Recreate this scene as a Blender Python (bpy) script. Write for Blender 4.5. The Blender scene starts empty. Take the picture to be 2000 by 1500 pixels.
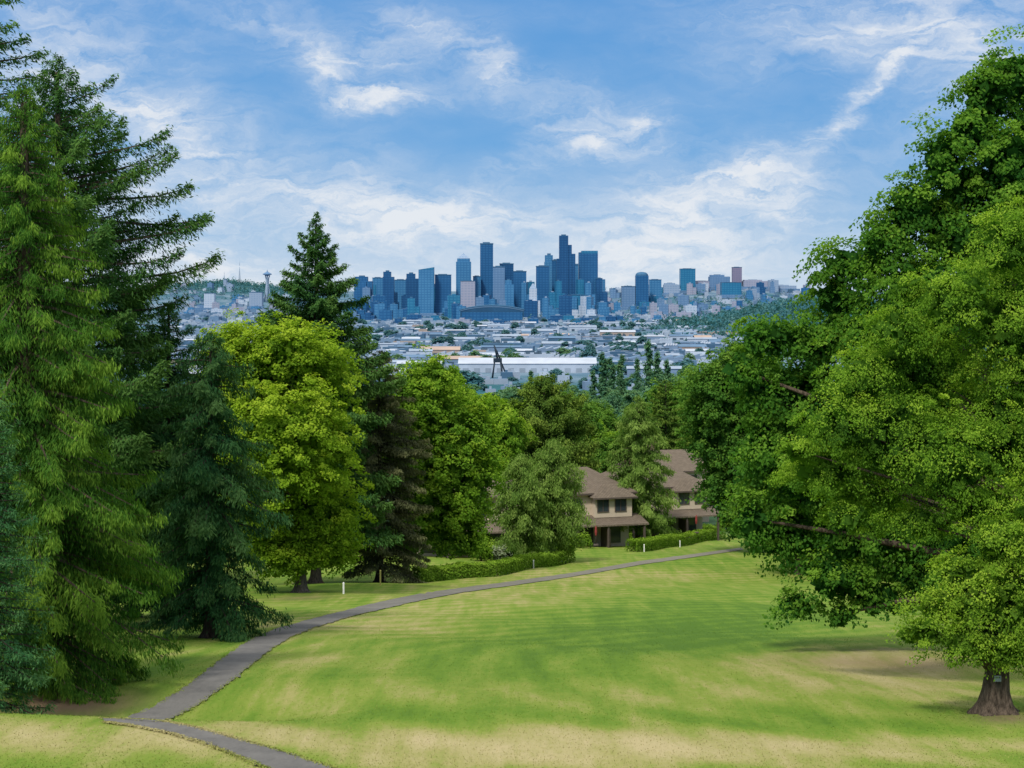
import bpy, math, random
import numpy as np
from mathutils import Vector
random.seed(7)
F=4000.0; HZ=562.0
col=bpy.context.scene.collection
def W(px,py,Y): return np.array([(px-1000)/F*Y, Y, (HZ-py)/F*Y])
def X(px,Y): return (px-1000)/F*Y

# ------------------------------------------------------------------ objects
def tag(o,label=None,cat=None,group=None,kind=None):
    if label: o['label']=label
    if cat: o['category']=cat
    if group: o['group']=group
    if kind: o['kind']=kind
    return o
def thing(name,label,cat,loc=(0,0,0),rz=0,group=None):
    o=bpy.data.objects.new(name,None); col.objects.link(o)
    o.location=[float(v) for v in loc]; o.rotation_euler=(0,0,rz); o.empty_display_size=0.3
    return tag(o,label,cat,group)
def link(name,me,parent=None,loc=None):
    o=bpy.data.objects.new(name,me); col.objects.link(o)
    if parent: o.parent=parent
    if loc is not None: o.location=[float(v) for v in loc]
    return o
def dup(root,loc,rz=0,scale=(1,1,1),label=None,group=None):
    r=root.copy(); col.objects.link(r); r.location=[float(v) for v in loc]; r.rotation_euler=(0,0,rz); r.scale=scale
    if label: r['label']=label
    if group: r['group']=group
    for ch in list(root.children):
        c=ch.copy(); col.objects.link(c); c.parent=r
        for g in ch.children:
            d=g.copy(); col.objects.link(d); d.parent=c
    return r

class MB:
    def __init__(s): s.v=[]; s.f=[]; s.m=[]; s.sm=[]
    def face(s,pts,m=0,smooth=False):
        b=len(s.v); s.v+= [tuple(map(float,p)) for p in pts]; s.f.append(list(range(b,b+len(pts)))); s.m.append(m); s.sm.append(smooth)
    def box(s,x0,x1,y0,y1,z0,z1,m=0,top=None,tx=1.0,ty=1.0,rz=0,o=None):
        cx,cy=(x0+x1)/2,(y0+y1)/2
        b=len(s.v)
        pts=[(x0,y0,z0),(x1,y0,z0),(x1,y1,z0),(x0,y1,z0)]
        pts+=[(cx+(x-cx)*tx,cy+(y-cy)*ty,z1) for x,y in((x0,y0),(x1,y0),(x1,y1),(x0,y1))]
        if o is not None:
            c,q=math.cos(rz),math.sin(rz); pts=[(o[0]+x*c-y*q,o[1]+x*q+y*c,o[2]+z) for x,y,z in pts]
        s.v+=pts
        fs=[(3,2,1,0),(4,5,6,7),(0,1,5,4),(1,2,6,5),(2,3,7,6),(3,0,4,7)]
        for i,f in enumerate(fs):
            s.f.append([b+k for k in f]); s.m.append(top if (i==1 and top is not None) else m); s.sm.append(False)
    def tube(s,path,radii,n=8,m=0,cap=True,rib=None):
        b=len(s.v); path=[Vector(p) for p in path]
        for i,p in enumerate(path):
            d=(path[min(i+1,len(path)-1)]-path[max(i-1,0)]).normalized()
            a=d.cross(Vector((0,1,0)) if abs(d.y)<.9 else Vector((1,0,0))).normalized(); c=d.cross(a)
            for k in range(n):
                t=2*math.pi*k/n; r=radii[i]*(1 if rib is None else rib(i,t)); q=p+(a*math.cos(t)+c*math.sin(t))*r; s.v.append(tuple(q))
        for i in range(len(path)-1):
            for k in range(n):
                k2=(k+1)%n
                s.f.append([b+i*n+k,b+i*n+k2,b+(i+1)*n+k2,b+(i+1)*n+k]); s.m.append(m); s.sm.append(True)
        if cap:
            s.f.append([b+k for k in range(n)][::-1]); s.m.append(m); s.sm.append(False)
            e=b+(len(path)-1)*n
            s.f.append([e+k for k in range(n)]); s.m.append(m); s.sm.append(False)
    def lathe(s,prof,n=16,m=0,c=(0,0),sx=1,sy=1):
        b=len(s.v)
        for r,z in prof:
            for k in range(n):
                t=2*math.pi*k/n; s.v.append((c[0]+r*sx*math.cos(t),c[1]+r*sy*math.sin(t),z))
        for i in range(len(prof)-1):
            for k in range(n):
                k2=(k+1)%n
                s.f.append([b+i*n+k,b+i*n+k2,b+(i+1)*n+k2,b+(i+1)*n+k]); s.m.append(m); s.sm.append(False)
    def build(s,name,mats,parent=None,loc=None):
        me=bpy.data.meshes.new(name); me.from_pydata(s.v,[],s.f)
        if not isinstance(mats,(list,tuple)): mats=[mats]
        for q in mats: me.materials.append(q)
        me.polygons.foreach_set('material_index',s.m); me.polygons.foreach_set('use_smooth',s.sm); me.update()
        return link(name,me,parent,loc)

def quads_mesh(name,Q,tone,mats,mi=None):
    n=len(Q); me=bpy.data.meshes.new(name)
    me.vertices.add(n*4); me.vertices.foreach_set('co',np.ascontiguousarray(Q,dtype=np.float32).ravel())
    me.loops.add(n*4); me.loops.foreach_set('vertex_index',np.arange(n*4,dtype=np.int32))
    me.polygons.add(n); me.polygons.foreach_set('loop_start',np.arange(0,n*4,4,dtype=np.int32))
    for q in (mats if isinstance(mats,(list,tuple)) else [mats]): me.materials.append(q)
    if mi is not None: me.polygons.foreach_set('material_index',np.asarray(mi,dtype=np.int32))
    a=me.attributes.new('tone','FLOAT','FACE'); a.data.foreach_set('value',np.asarray(tone,dtype=np.float32))
    me.update(calc_edges=True); me.validate()
    return me

# ------------------------------------------------------------------ materials
def newmat(name):
    m=bpy.data.materials.new(name); m.use_nodes=True; nt=m.node_tree
    for n in list(nt.nodes):
        if n.type!='OUTPUT_MATERIAL': nt.nodes.remove(n)
    return m,nt,[n for n in nt.nodes if n.type=='OUTPUT_MATERIAL'][0]
class NT:
    def __init__(s,nt): s.nt=nt
    def n(s,t,**k):
        x=s.nt.nodes.new(t)
        for a,b in k.items(): setattr(x,a,b)
        return x
    def set(s,sock,v):
        if isinstance(v,bpy.types.NodeSocket): s.nt.links.new(v,sock)
        else: sock.default_value=v
    def m(s,op,a,b=None,c=None,clamp=False):
        x=s.n('ShaderNodeMath',operation=op,use_clamp=clamp); s.set(x.inputs[0],a)
        if b is not None: s.set(x.inputs[1],b)
        if c is not None: s.set(x.inputs[2],c)
        return x.outputs[0]
    def mix(s,f,a,b,bt='MIX'):
        x=s.n('ShaderNodeMix',data_type='RGBA',blend_type=bt); s.set(x.inputs[0],f)
        for i,v in((6,a),(7,b)):
            s.set(x.inputs[i],v if isinstance(v,bpy.types.NodeSocket) else (*v[:3],1))
        return x.outputs[2]
    def noise(s,vec,scale,detail=4,rough=.55,dist=0):
        x=s.n('ShaderNodeTexNoise'); x.inputs['Scale'].default_value=scale; x.inputs['Detail'].default_value=detail
        x.inputs['Roughness'].default_value=rough; x.inputs['Distortion'].default_value=dist
        if vec is not None: s.nt.links.new(vec,x.inputs['Vector'])
        return x
    def ramp(s,f,stops,interp='LINEAR'):
        x=s.n('ShaderNodeValToRGB'); s.set(x.inputs[0],f); cr=x.color_ramp; cr.interpolation=interp
        while len(cr.elements)<len(stops): cr.elements.new(.5)
        for e,(p,c) in zip(cr.elements,stops): e.position=p; e.color=(*c[:3],1)
        return x.outputs[0]
    def mapv(s,vec,scale=(1,1,1),rot=(0,0,0),loc=(0,0,0),vt='POINT'):
        x=s.n('ShaderNodeMapping',vector_type=vt); s.set(x.inputs['Vector'],vec)
        x.inputs['Scale'].default_value=scale; x.inputs['Rotation'].default_value=rot; x.inputs['Location'].default_value=loc
        return x.outputs[0]
    def pos(s): return s.n('ShaderNodeNewGeometry').outputs['Position']
    def attr(s,name): return s.n('ShaderNodeAttribute',attribute_name=name).outputs['Fac']
    def bsdf(s,out,colr,rough=.8,spec=.3,bump=None,bs=.3,bd=.02,metal=0):
        p=s.n('ShaderNodeBsdfPrincipled'); s.set(p.inputs['Base Color'],colr if isinstance(colr,bpy.types.NodeSocket) else (*colr[:3],1))
        s.set(p.inputs['Roughness'],rough); p.inputs['Specular IOR Level'].default_value=spec; p.inputs['Metallic'].default_value=metal
        if bump is not None:
            b=s.n('ShaderNodeBump'); b.inputs['Strength'].default_value=bs; b.inputs['Distance'].default_value=bd
            s.set(b.inputs['Height'],bump); s.nt.links.new(b.outputs[0],p.inputs['Normal'])
        s.nt.links.new(p.outputs[0],out.inputs[0]); return p

def leaf_mat(name,dark,mid,light,tr=.42,nscale=.45,namp=.55,gain=1.5):
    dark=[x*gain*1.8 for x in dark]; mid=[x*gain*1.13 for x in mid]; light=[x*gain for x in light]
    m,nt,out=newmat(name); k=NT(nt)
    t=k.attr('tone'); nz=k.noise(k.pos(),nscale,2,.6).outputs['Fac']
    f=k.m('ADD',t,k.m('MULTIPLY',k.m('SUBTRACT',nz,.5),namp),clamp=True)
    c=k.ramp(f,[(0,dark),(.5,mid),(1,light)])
    p=k.n('ShaderNodeBsdfDiffuse'); nt.links.new(c,p.inputs[0])
    tl=k.n('ShaderNodeBsdfTranslucent'); c2=k.mix(1.0,c,(1.12,1.25,.6),'MULTIPLY'); nt.links.new(c2,tl.inputs[0])
    ms=k.n('ShaderNodeMixShader'); ms.inputs[0].default_value=tr
    nt.links.new(p.outputs[0],ms.inputs[1]); nt.links.new(tl.outputs[0],ms.inputs[2]); nt.links.new(ms.outputs[0],out.inputs[0])
    return m
def plain(name,c,rough=.8,var=.25,nscale=2,spec=.3,metal=0,bump=0):
    m,nt,out=newmat(name); k=NT(nt)
    tc=k.n('ShaderNodeTexCoord').outputs['Object']
    nz=k.noise(tc,nscale,5,.6).outputs['Fac']
    d=[x*(1-var) for x in c]; l=[min(1,x*(1+var)) for x in c]
    cc=k.ramp(nz,[(.25,d),(.75,l)])
    k.bsdf(out,cc,rough,spec,nz if bump else None,bump,.02,metal); return m
def bark_mat(name,c):
    m,nt,out=newmat(name); k=NT(nt)
    v=k.mapv(k.pos(),(7,7,1.1)); nz=k.noise(v,2.2,7,.7).outputs['Fac']
    k.bsdf(out,k.ramp(nz,[(.35,[x*.3 for x in c]),(.65,[x*1.5 for x in c])]),.95,.1,nz,1.0,.1); return m
def facade(name,c,alt,fz=9.0,fx=11.0,rough=.35,spec=.4,amt=.5):
    m,nt,out=newmat(name); k=NT(nt)
    P=k.n('ShaderNodeSeparateXYZ'); nt.links.new(k.pos(),P.inputs[0])
    a=k.m('FRACT',k.m('DIVIDE',P.outputs[2],fz)); b=k.m('FRACT',k.m('DIVIDE',k.m('ADD',P.outputs[0],k.m('MULTIPLY',P.outputs[1],.83)),fx))
    g=k.m('MULTIPLY',k.m('GREATER_THAN',a,.42),k.m('GREATER_THAN',b,.3))
    nz=k.noise(k.mapv(k.pos(),(.02,.02,.012)),1.0,4,.6).outputs['Fac']
    f=k.m('ADD',k.m('MULTIPLY',g,amt),k.m('MULTIPLY',k.m('SUBTRACT',nz,.45),.9),clamp=True)
    k.bsdf(out,k.mix(f,c,alt),rough,spec); return m

bark_brown=bark_mat('bark_brown',(.12,.09,.065)); bark_grey=bark_mat('bark_grey',(.14,.115,.09)); bark_dark=bark_mat('bark_dark',(.06,.045,.035))
L_fir=leaf_mat('fir_needles',(.008,.026,.009),(.03,.076,.019),(.082,.152,.034),.32)
L_cedar=leaf_mat('cedar_sprays',(.008,.027,.006),(.038,.094,.013),(.118,.195,.024),.36,.8,.9)
L_blue=leaf_mat('blue_spruce_needles',(.009,.032,.013),(.028,.08,.028),(.074,.146,.047),.3)
L_dkspruce=leaf_mat('dark_spruce_needles',(.006,.022,.009),(.022,.062,.02),(.062,.118,.036),.3)
L_maple=leaf_mat('yellow_green_leaves',(.036,.07,.007),(.116,.188,.013),(.245,.316,.026),.42)
L_maple2=leaf_mat('lime_green_leaves',(.026,.062,.008),(.09,.168,.014),(.205,.29,.028),.42)
L_brown=leaf_mat('brownish_needles',(.02,.022,.012),(.06,.068,.031),(.122,.125,.055),.32)
L_olive=leaf_mat('olive_needles',(.02,.042,.009),(.064,.11,.018),(.145,.2,.034),.36)
L_grey=leaf_mat('grey_green_needles',(.026,.05,.011),(.085,.142,.026),(.185,.255,.06),.4)
L_big=leaf_mat('deep_green_leaves',(.008,.032,.006),(.046,.115,.013),(.132,.23,.026),.45)
L_light=leaf_mat('bright_green_leaves',(.02,.05,.007),(.088,.168,.015),(.22,.315,.032),.46)
L_small=leaf_mat('fresh_green_leaves',(.026,.056,.008),(.102,.178,.016),(.235,.322,.034),.46)
L_dark=leaf_mat('dark_green_leaves',(.012,.038,.008),(.046,.108,.016),(.115,.195,.028),.38)
L_hedge=leaf_mat('hedge_leaves',(.026,.056,.006),(.088,.155,.014),(.18,.26,.03),.3)
L_flower=leaf_mat('red_blossom',(.07,.02,.012),(.2,.035,.03),(.36,.09,.07),.3)
L_pale=leaf_mat('pale_shrub_leaves',(.06,.08,.045),(.16,.19,.12),(.3,.32,.22),.3)
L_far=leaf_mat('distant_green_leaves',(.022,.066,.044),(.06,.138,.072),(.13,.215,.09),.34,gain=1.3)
L_farhaze=leaf_mat('haze_tinted_leaves',(.018,.066,.083),(.044,.122,.14),(.095,.185,.175),.25,gain=1.2)  # air haze painted into the leaf colour as a blue tint

# ------------------------------------------------------------------ terrain
PY=np.array([-200,-30,0,20,30,38,44,50,60,80,100,125,150,180,200,230,300,400,600,800,1000,1300,1600,2000,60000.])
PZ=np.array([-5.2,-5.4,-6.0,-7.3,-8.15,-8.85,-9.35,-9.95,-11.,-13.4,-15.8,-18.7,-21.5,-23.9,-25.4,-28,-33,-38,-46,-55,-68,-90,-104,-105,-105.])
def sm01(t): t=np.clip(t,0,1); return t*t*(3-2*t)
_ys=np.concatenate([np.arange(-200,400,1.),np.arange(400,3000,20.),[60000.]])
_zs=np.interp(_ys,PY,PZ); _zz=_zs.copy()
for _ in range(6): _zz[1:-1]=(_zz[:-2]+2*_zz[1:-1]+_zz[2:])/4
HILLS=[(X(450,10500),10500,420,900,106),(X(1400,9200),9200,720,1300,104),(X(1620,5000),5000,250,1000,64),(X(840,9800),9800,900,900,70),(X(150,9500),9500,500,900,80)]
def gz(x,y):
    x=np.asarray(x,float); y=np.asarray(y,float)
    z=np.interp(y,_ys,_zz)
    wl=sm01((-x-1.5)/5.0)
    z=z+wl*(.15*np.exp(-((y-43)/3.0)**2)-.5*np.exp(-((y-49)/3.2)**2))
    near=sm01((260-y)/60)
    z=z+near*(.12*np.sin(x*.21+1.3)*np.sin(y*.13)+.06*np.sin(x*.5+y*.31))
    for cx,cy,sx,sy,h in HILLS:
        z=z+h*np.exp(-((x-cx)/sx)**2-((y-cy)/sy)**2)
    return z
def hill2(x,y): h=HILLS[2]; return math.exp(-((x-h[0])/h[2])**2-((y-h[1])/h[3])**2)
def hit(px,py,y0=20.,y1=600.):
    ys=np.arange(y0,y1,.1); xs=(px-1000)/F*ys; zr=(HZ-py)/F*ys
    d=gz(xs,ys)-zr; i=np.argmax(d>=0)
    return np.array([xs[i],ys[i],gz(xs[i],ys[i])])

rows=np.concatenate([np.arange(-40,34,2.5),np.arange(34,62,.5),np.arange(62,120,1.),np.arange(120,260,2.),np.arange(260,600,8.),np.geomspace(600,60000,130)])
us=np.concatenate([-np.geomspace(1.4,.32,14)[:-1],np.linspace(-.32,.32,150),np.geomspace(.32,1.4,14)[1:]])
RR,UU=np.meshgrid(rows,us,indexing='ij'); XX=UU*(np.abs(RR)+18); ZZ=gz(XX,RR)
nr,nc=RR.shape
me=bpy.data.meshes.new('ground')
V=np.stack([XX,RR,ZZ],-1).reshape(-1,3)
idx=np.arange(nr*nc).reshape(nr,nc)
FQ=np.stack([idx[:-1,:-1],idx[:-1,1:],idx[1:,1:],idx[1:,:-1]],-1).reshape(-1,4)
me.vertices.add(len(V)); me.vertices.foreach_set('co',V.astype(np.float32).ravel())
me.loops.add(FQ.size); me.loops.foreach_set('vertex_index',FQ.astype(np.int32).ravel())
me.polygons.add(len(FQ)); me.polygons.foreach_set('loop_start',np.arange(0,FQ.size,4,dtype=np.int32))
me.polygons.foreach_set('use_smooth',np.ones(len(FQ),dtype=bool))
# dry patches / lush patches / bare soil lying on the fairway
def patch(lst,V):
    a=np.zeros(len(V))
    for px,py,rx,ry,amp in lst:
        c=hit(px,py); Yc=c[1]; e=hit(px,py-ry); sy=max(1.,abs(e[1]-Yc)); sx=rx/F*Yc
        a+=amp*np.exp(-((V[:,0]-c[0])/sx)**2-((V[:,1]-Yc)/sy)**2)
    return a
DRY=[(700,1225,230,30,.8),(1000,1165,300,24,.6),(1150,1120,250,16,.6),(1700,1290,240,30,1.6),(1480,1305,200,28,.7),(800,1446,520,30,1.1),(1500,1458,520,30,1.1),
  (560,1352,130,24,.7),(800,1360,260,28,.5),(120,1440,220,30,1.2),(1300,1360,350,28,.5),(620,1290,140,20,.5),(1800,1340,170,26,.9),(480,1410,160,18,.4),(840,1195,100,14,.4),(350,1270,60,18,.5),(1000,1488,600,20,.6)]
LUSH=[(1250,1235,300,44,.75),(1420,1195,220,32,.75),(1000,1260,260,34,.4),(600,1330,120,20,.5),(720,1400,220,18,.45),(560,1470,130,20,.6),(1450,1250,190,28,.6),(400,1250,120,30,.5),(330,1300,80,24,.5),(620,1145,120,14,.5),(1150,1400,300,18,.35),(1350,1100,150,12,.4),(1750,1420,300,20,.5)]
SOIL=[(110,1375,160,22,1.2),(590,1168,60,5,.6),(1960,1402,60,10,.9),(1720,1296,160,15,.65)]
dry=patch(DRY,V); lush=patch(LUSH,V); soil=patch(SOIL,V)
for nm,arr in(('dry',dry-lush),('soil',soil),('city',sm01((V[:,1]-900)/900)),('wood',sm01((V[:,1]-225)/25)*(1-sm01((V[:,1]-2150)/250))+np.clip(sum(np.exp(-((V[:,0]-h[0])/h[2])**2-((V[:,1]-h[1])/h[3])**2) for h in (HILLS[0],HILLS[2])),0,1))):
    a=me.attributes.new(nm,'FLOAT','POINT'); a.data.foreach_set('value',arr.astype(np.float32))
GR=[(0,(.072,.145,.014)),(.25,(.114,.198,.019)),(.48,(.184,.238,.037)),(.7,(.288,.272,.092)),(1,(.4,.335,.17))]
m,nt,out=newmat('fairway_grass'); k=NT(nt)
P=k.pos()
n1=k.noise(k.mapv(P,(.1,.09,0),(0,0,.5)),1.0,6,.6,.8).outputs['Fac']
n2=k.noise(k.mapv(P,(1.2,.09,0),(0,0,-.75)),1.0,5,.65,.4).outputs['Fac']
n5=k.noise(k.mapv(P,(.9,.06,0),(0,0,.35)),1.0,4,.6,.3).outputs['Fac']
n3=k.noise(k.mapv(P,(1.6,.6,1)),1.0,7,.75).outputs['Fac']; n4=k.noise(k.mapv(P,(9,3,9)),1.0,5,.75).outputs['Fac']
wv=k.n('ShaderNodeTexWave',wave_type='RINGS',rings_direction='Z'); nt.links.new(k.mapv(P,(.055,.055,0),(0,0,0),(-1.3,-3.2,0)),wv.inputs['Vector'])
wv.inputs['Scale'].default_value=2.2; wv.inputs['Distortion'].default_value=1.6; wv.inputs['Detail'].default_value=3
f=k.m('ADD',k.attr('dry'),k.m('MULTIPLY',k.m('SUBTRACT',n1,.5),1.5))
f=k.m('ADD',f,k.m('MULTIPLY',k.m('SUBTRACT',n2,.5),2.2)); f=k.m('ADD',f,k.m('MULTIPLY',k.m('SUBTRACT',n5,.5),1.6)); f=k.m('ADD',f,k.m('MULTIPLY',k.m('SUBTRACT',wv.outputs['Fac'],.5),.5))
f=k.m('ADD',f,k.m('MULTIPLY',k.m('SUBTRACT',n3,.5),1.6)); f=k.m('ADD',f,k.m('MULTIPLY',k.m('SUBTRACT',n4,.5),1.1))
f=k.m('MULTIPLY_ADD',f,.33,.38,clamp=True)
gc=k.ramp(f,GR)
so=k.m('MULTIPLY',k.attr('soil'),k.m('ADD',.45,n3),clamp=True)
gc=k.mix(so,gc,k.mix(n3,(.08,.056,.034),(.27,.185,.11)))
wood=k.mix(k.noise(P,.02,5,.6).outputs['Fac'],(.02,.05,.02),(.05,.1,.04))
gc=k.mix(k.attr('wood'),gc,wood)
vor=k.n('ShaderNodeTexVoronoi'); nt.links.new(k.mapv(P,(.016,.011,0)),vor.inputs['Vector']); vor.inputs['Scale'].default_value=1
cn=k.noise(k.mapv(P,(.004,.003,0)),1,5,.7).outputs['Fac']
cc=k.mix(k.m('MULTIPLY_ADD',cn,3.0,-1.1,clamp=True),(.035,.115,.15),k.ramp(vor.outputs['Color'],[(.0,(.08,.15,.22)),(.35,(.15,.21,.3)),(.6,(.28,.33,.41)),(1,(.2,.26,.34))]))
farw=k.mix(k.noise(P,.008,4,.6).outputs['Fac'],(.015,.08,.1),(.04,.135,.15))  # far ground and woods tinted blue, haze put into the colour
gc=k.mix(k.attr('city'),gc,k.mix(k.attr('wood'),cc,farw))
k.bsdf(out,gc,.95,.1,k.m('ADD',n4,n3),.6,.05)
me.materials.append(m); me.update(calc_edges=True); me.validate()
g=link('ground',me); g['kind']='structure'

# paths
PATHPOLY=[]
def strip(name,Lp,Rp,mat,lift=.03,seed=1):
    rng=np.random.default_rng(seed)
    def dens(pts):
        pts=np.array(pts,float); t=np.linspace(0,len(pts)-1,len(pts)*10)
        o=[]
        for tt in t:
            i=min(int(tt),len(pts)-2); u=tt-i
            p0=pts[max(i-1,0)];p1=pts[i];p2=pts[i+1];p3=pts[min(i+2,len(pts)-1)]
            o.append(.5*((2*p1)+(-p0+p2)*u+(2*p0-5*p1+4*p2-p3)*u*u+(-p0+3*p1-3*p2+p3)*u**3))
        return [hit(a[0],a[1]) for a in o]
    a=dens(Lp); b=dens(Rp); n=6; mb=MB(); vv=[]
    PATHPOLY.append(np.array([q[:2] for q in a]+[q[:2] for q in b[::-1]]))
    for p,q in zip(a,b):
        e=rng.normal(0,.06,2)
        for j in range(n+1):
            t=j/n+(e[0] if j==0 else e[1] if j==n else 0)*.5
            w=p+(q-p)*t; vv.append((w[0],w[1],float(gz(w[0],w[1]))+lift))
    mb.v=vv
    for i in range(len(a)-1):
        for j in range(n):
            mb.f.append([i*(n+1)+j,i*(n+1)+j+1,(i+1)*(n+1)+j+1,(i+1)*(n+1)+j]); mb.m.append(0); mb.sm.append(True)
    o=mb.build(name,mat); o['kind']='structure'; return o
m,nt,out=newmat('path_asphalt'); k=NT(nt); P=k.pos()
a1=k.noise(P,.5,5,.65).outputs['Fac']; a2=k.noise(P,22,3,.6).outputs['Fac']; a3=k.noise(k.mapv(P,(3,1,1)),1.0,6,.8).outputs['Fac']
PYs=k.n('ShaderNodeSeparateXYZ'); nt.links.new(P,PYs.inputs[0])
worn=k.m('MULTIPLY',k.m('MULTIPLY_ADD',PYs.outputs[1],.009,-.75,clamp=True),.45)     # older, sandier surface down the slope
ac=k.mix(k.m('MULTIPLY',a2,.5),k.ramp(k.m('MULTIPLY_ADD',a3,.5,k.m('MULTIPLY',a1,.5)),[(.35,(.066,.065,.062)),(.65,(.165,.157,.143)) ]),(.19,.178,.16))
k.bsdf(out,k.mix(worn,ac,(.26,.24,.155)),.95,.15,a2,.4,.01); asphalt=m
strip('path',[(1448,1070),(1330,1086),(1240,1098),(1120,1119),(1000,1136),(900,1149),(820,1161),(740,1177),(660,1197),(590,1215),(530,1233),(480,1257),(440,1284),(405,1311),(370,1338),(330,1364),(290,1387),(235,1408)],
  [(1452,1074),(1340,1091),(1250,1104),(1130,1125),(1010,1143),(910,1157),(830,1172),(755,1189),(690,1204),(625,1224),(575,1243),(535,1267),(497,1296),(462,1325),(425,1352),(390,1377),(352,1398),(315,1414)],asphalt,.035,1)
strip('path',[(200,1405),(300,1409),(370,1421),(450,1442),(540,1467),(640,1499),(720,1525)],[(205,1413),(255,1420),(330,1435),(400,1456),(470,1483),(530,1508),(570,1528)],asphalt,.03,2)

# ------------------------------------------------------------------ foliage
def nrm(a): return a/np.maximum(np.linalg.norm(a,axis=-1,keepdims=True),1e-9)
def leafq(C,A,N,L,Wd,fold=.18):
    A=nrm(A); S=nrm(np.cross(N,A)); N2=np.cross(A,S)
    L=np.asarray(L)[:,None]; Wd=np.asarray(Wd)[:,None]
    p0=C-A*L*.5; p2=C+A*L*.5; f=N2*Wd*fold
    return np.stack([p0,C+S*Wd*.5+f-A*L*.08,p2,C-S*Wd*.5+f-A*L*.08],1)
# short grass tufts over the near ground and along the path edges
def inpoly(P,poly):
    x,y=P[:,0],P[:,1]; r=np.zeros(len(P),bool); j=len(poly)-1
    for i in range(len(poly)):
        xi,yi=poly[i]; xj,yj=poly[j]
        if yi!=yj:
            c=((yi>y)!=(yj>y))&(x<(xj-xi)*(y-yi)/(yj-yi)+xi); r^=c
        j=i
    return r
rng=np.random.default_rng(5); n=100000
gy=36+64*rng.random(n)**1.7; gx=(rng.uniform(-60,2060,n)-1000)/F*gy; G=np.stack([gx,gy],-1)
ex=np.stack([X(1945,45.5)+rng.normal(0,.75,1500),45.5+rng.normal(0,.6,1500)],-1); G=np.concatenate([G,ex]); n0=len(G)
for p in PATHPOLY:      # grass creeping over the path edges
    i=rng.integers(0,len(p)-1,7000); u=rng.random((7000,1)); q=p[i]*(1-u)+p[i+1]*u+rng.normal(0,.06,(7000,2)); q=q[(q[:,1]<120)&(np.linalg.norm(p[i]-p[i+1],axis=1)<1.5)]; G=np.concatenate([G,q])
n=len(G); bad=np.zeros(n,bool)
for p in PATHPOLY: bad|=inpoly(G,p)&(np.arange(n)<n0)
sv=patch(SOIL,G); bad|=sv>rng.uniform(.1,.9,n)
edge=(np.arange(n)>=n0)[~bad]
G=G[~bad]; n=len(G); dv=patch(DRY,G)-patch(LUSH,G)
C=np.stack([G[:,0],G[:,1],gz(G[:,0],G[:,1])+np.where(edge,.035,.01)],-1); h=rng.uniform(.015,.04,n)*np.where(edge,1.3,1)
A=np.stack([rng.normal(0,.9,n),rng.normal(0,.9,n),np.where(edge,.5,1.)],-1); N=rng.normal(size=(n,3))+np.array([0,0,1.])
gm,nt,out=newmat('grass_blades'); k=NT(nt); k.bsdf(out,k.ramp(k.attr('tone'),GR),.9,.1)
o=link('grass',quads_mesh('grass',leafq(C,A,N,h,h*.5),np.clip(.42+.33*dv+rng.normal(0,.06,n)+np.where(edge,.08,0),0,1),gm)); tag(o,'short mown grass over the near fairway','grass',None,'stuff')

def broad(rng,lobes,rc,per,lL,lW,cover=1.5,fill=80,droop=.5,sprig=.16,ftone=.25,flat=.34,spread=.56):
    cs=[];outs=[];tn=[];fc=[]
    LC=np.array([l[:3] for l in lobes]); LR=np.array([l[3:6] for l in lobes])
    for i in range(len(lobes)):
        rm=LR[i].mean(); n=max(6,int(cover*4*rm*rm/(rc*rc)))
        d=nrm(rng.normal(size=(n,3))); rad=rng.uniform(.58,1.06,n)
        rad=np.where(rng.random(n)<sprig,rng.uniform(1.05,1.32,n),rad)[:,None]
        wob=1+.17*np.sin(d[:,:1]*5+i)*np.cos(d[:,2:]*6+i*2)+.08*np.sin(d[:,1:2]*11+d[:,2:]*9+i)
        c=LC[i]+d*LR[i]*rad*wob
        dd=np.linalg.norm((c[:,None,:]-LC[None])/LR[None],axis=2); dd[:,i]=9
        keep=(dd.min(1)>.72)|(rng.random(n)<.12)
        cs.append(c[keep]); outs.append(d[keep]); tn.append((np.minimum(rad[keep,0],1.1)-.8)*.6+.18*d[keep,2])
        nf=int(fill*rm*rm/ (rc*rc*6))+10
        d=nrm(rng.normal(size=(nf,3))); fc.append(LC[i]+d*LR[i]*(rng.random((nf,1))**.5*.62))
    c=np.concatenate(cs); o=np.concatenate(outs); t=np.concatenate(tn)+rng.normal(0,.14,len(c))
    m=len(c); k=per
    sc=rng.uniform(.5,1.55,m)[:,None,None]*rc
    raw=rng.normal(size=(m,k,3)); rn=np.linalg.norm(raw,axis=2,keepdims=True); raw=raw/rn*np.minimum(rn,1.9)    # no stray leaves far off their twig
    off=raw*np.array([spread,spread,flat])*sc
    off[:,:,2]-= .35*(off[:,:,0]*o[:,None,0]+off[:,:,1]*o[:,None,1])*droop*2
    C=(c[:,None,:]+off).reshape(-1,3); O=np.repeat(o,k,0)
    N=nrm(O*.6+np.array([0,0,.75])+rng.normal(size=C.shape)*.5)
    A=np.cross(N,rng.normal(size=C.shape)); A=nrm(A)+O*.4+np.array([0,0,-droop])
    s=rng.uniform(.7,1.3,len(C))
    Q1=leafq(C,A,N,lL*s,lW*s)
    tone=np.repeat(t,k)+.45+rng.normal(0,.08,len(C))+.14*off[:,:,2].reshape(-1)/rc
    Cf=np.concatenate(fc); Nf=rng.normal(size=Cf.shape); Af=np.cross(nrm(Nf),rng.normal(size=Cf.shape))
    Q2=leafq(Cf,Af,nrm(Nf),np.full(len(Cf),rc*1.5),np.full(len(Cf),rc*1.2))  # inner leaves toned dark, crown gap shade put into their colour
    return np.concatenate([Q1,Q2]),np.clip(np.concatenate([tone,np.full(len(Cf),ftone)]),0,1)
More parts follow.
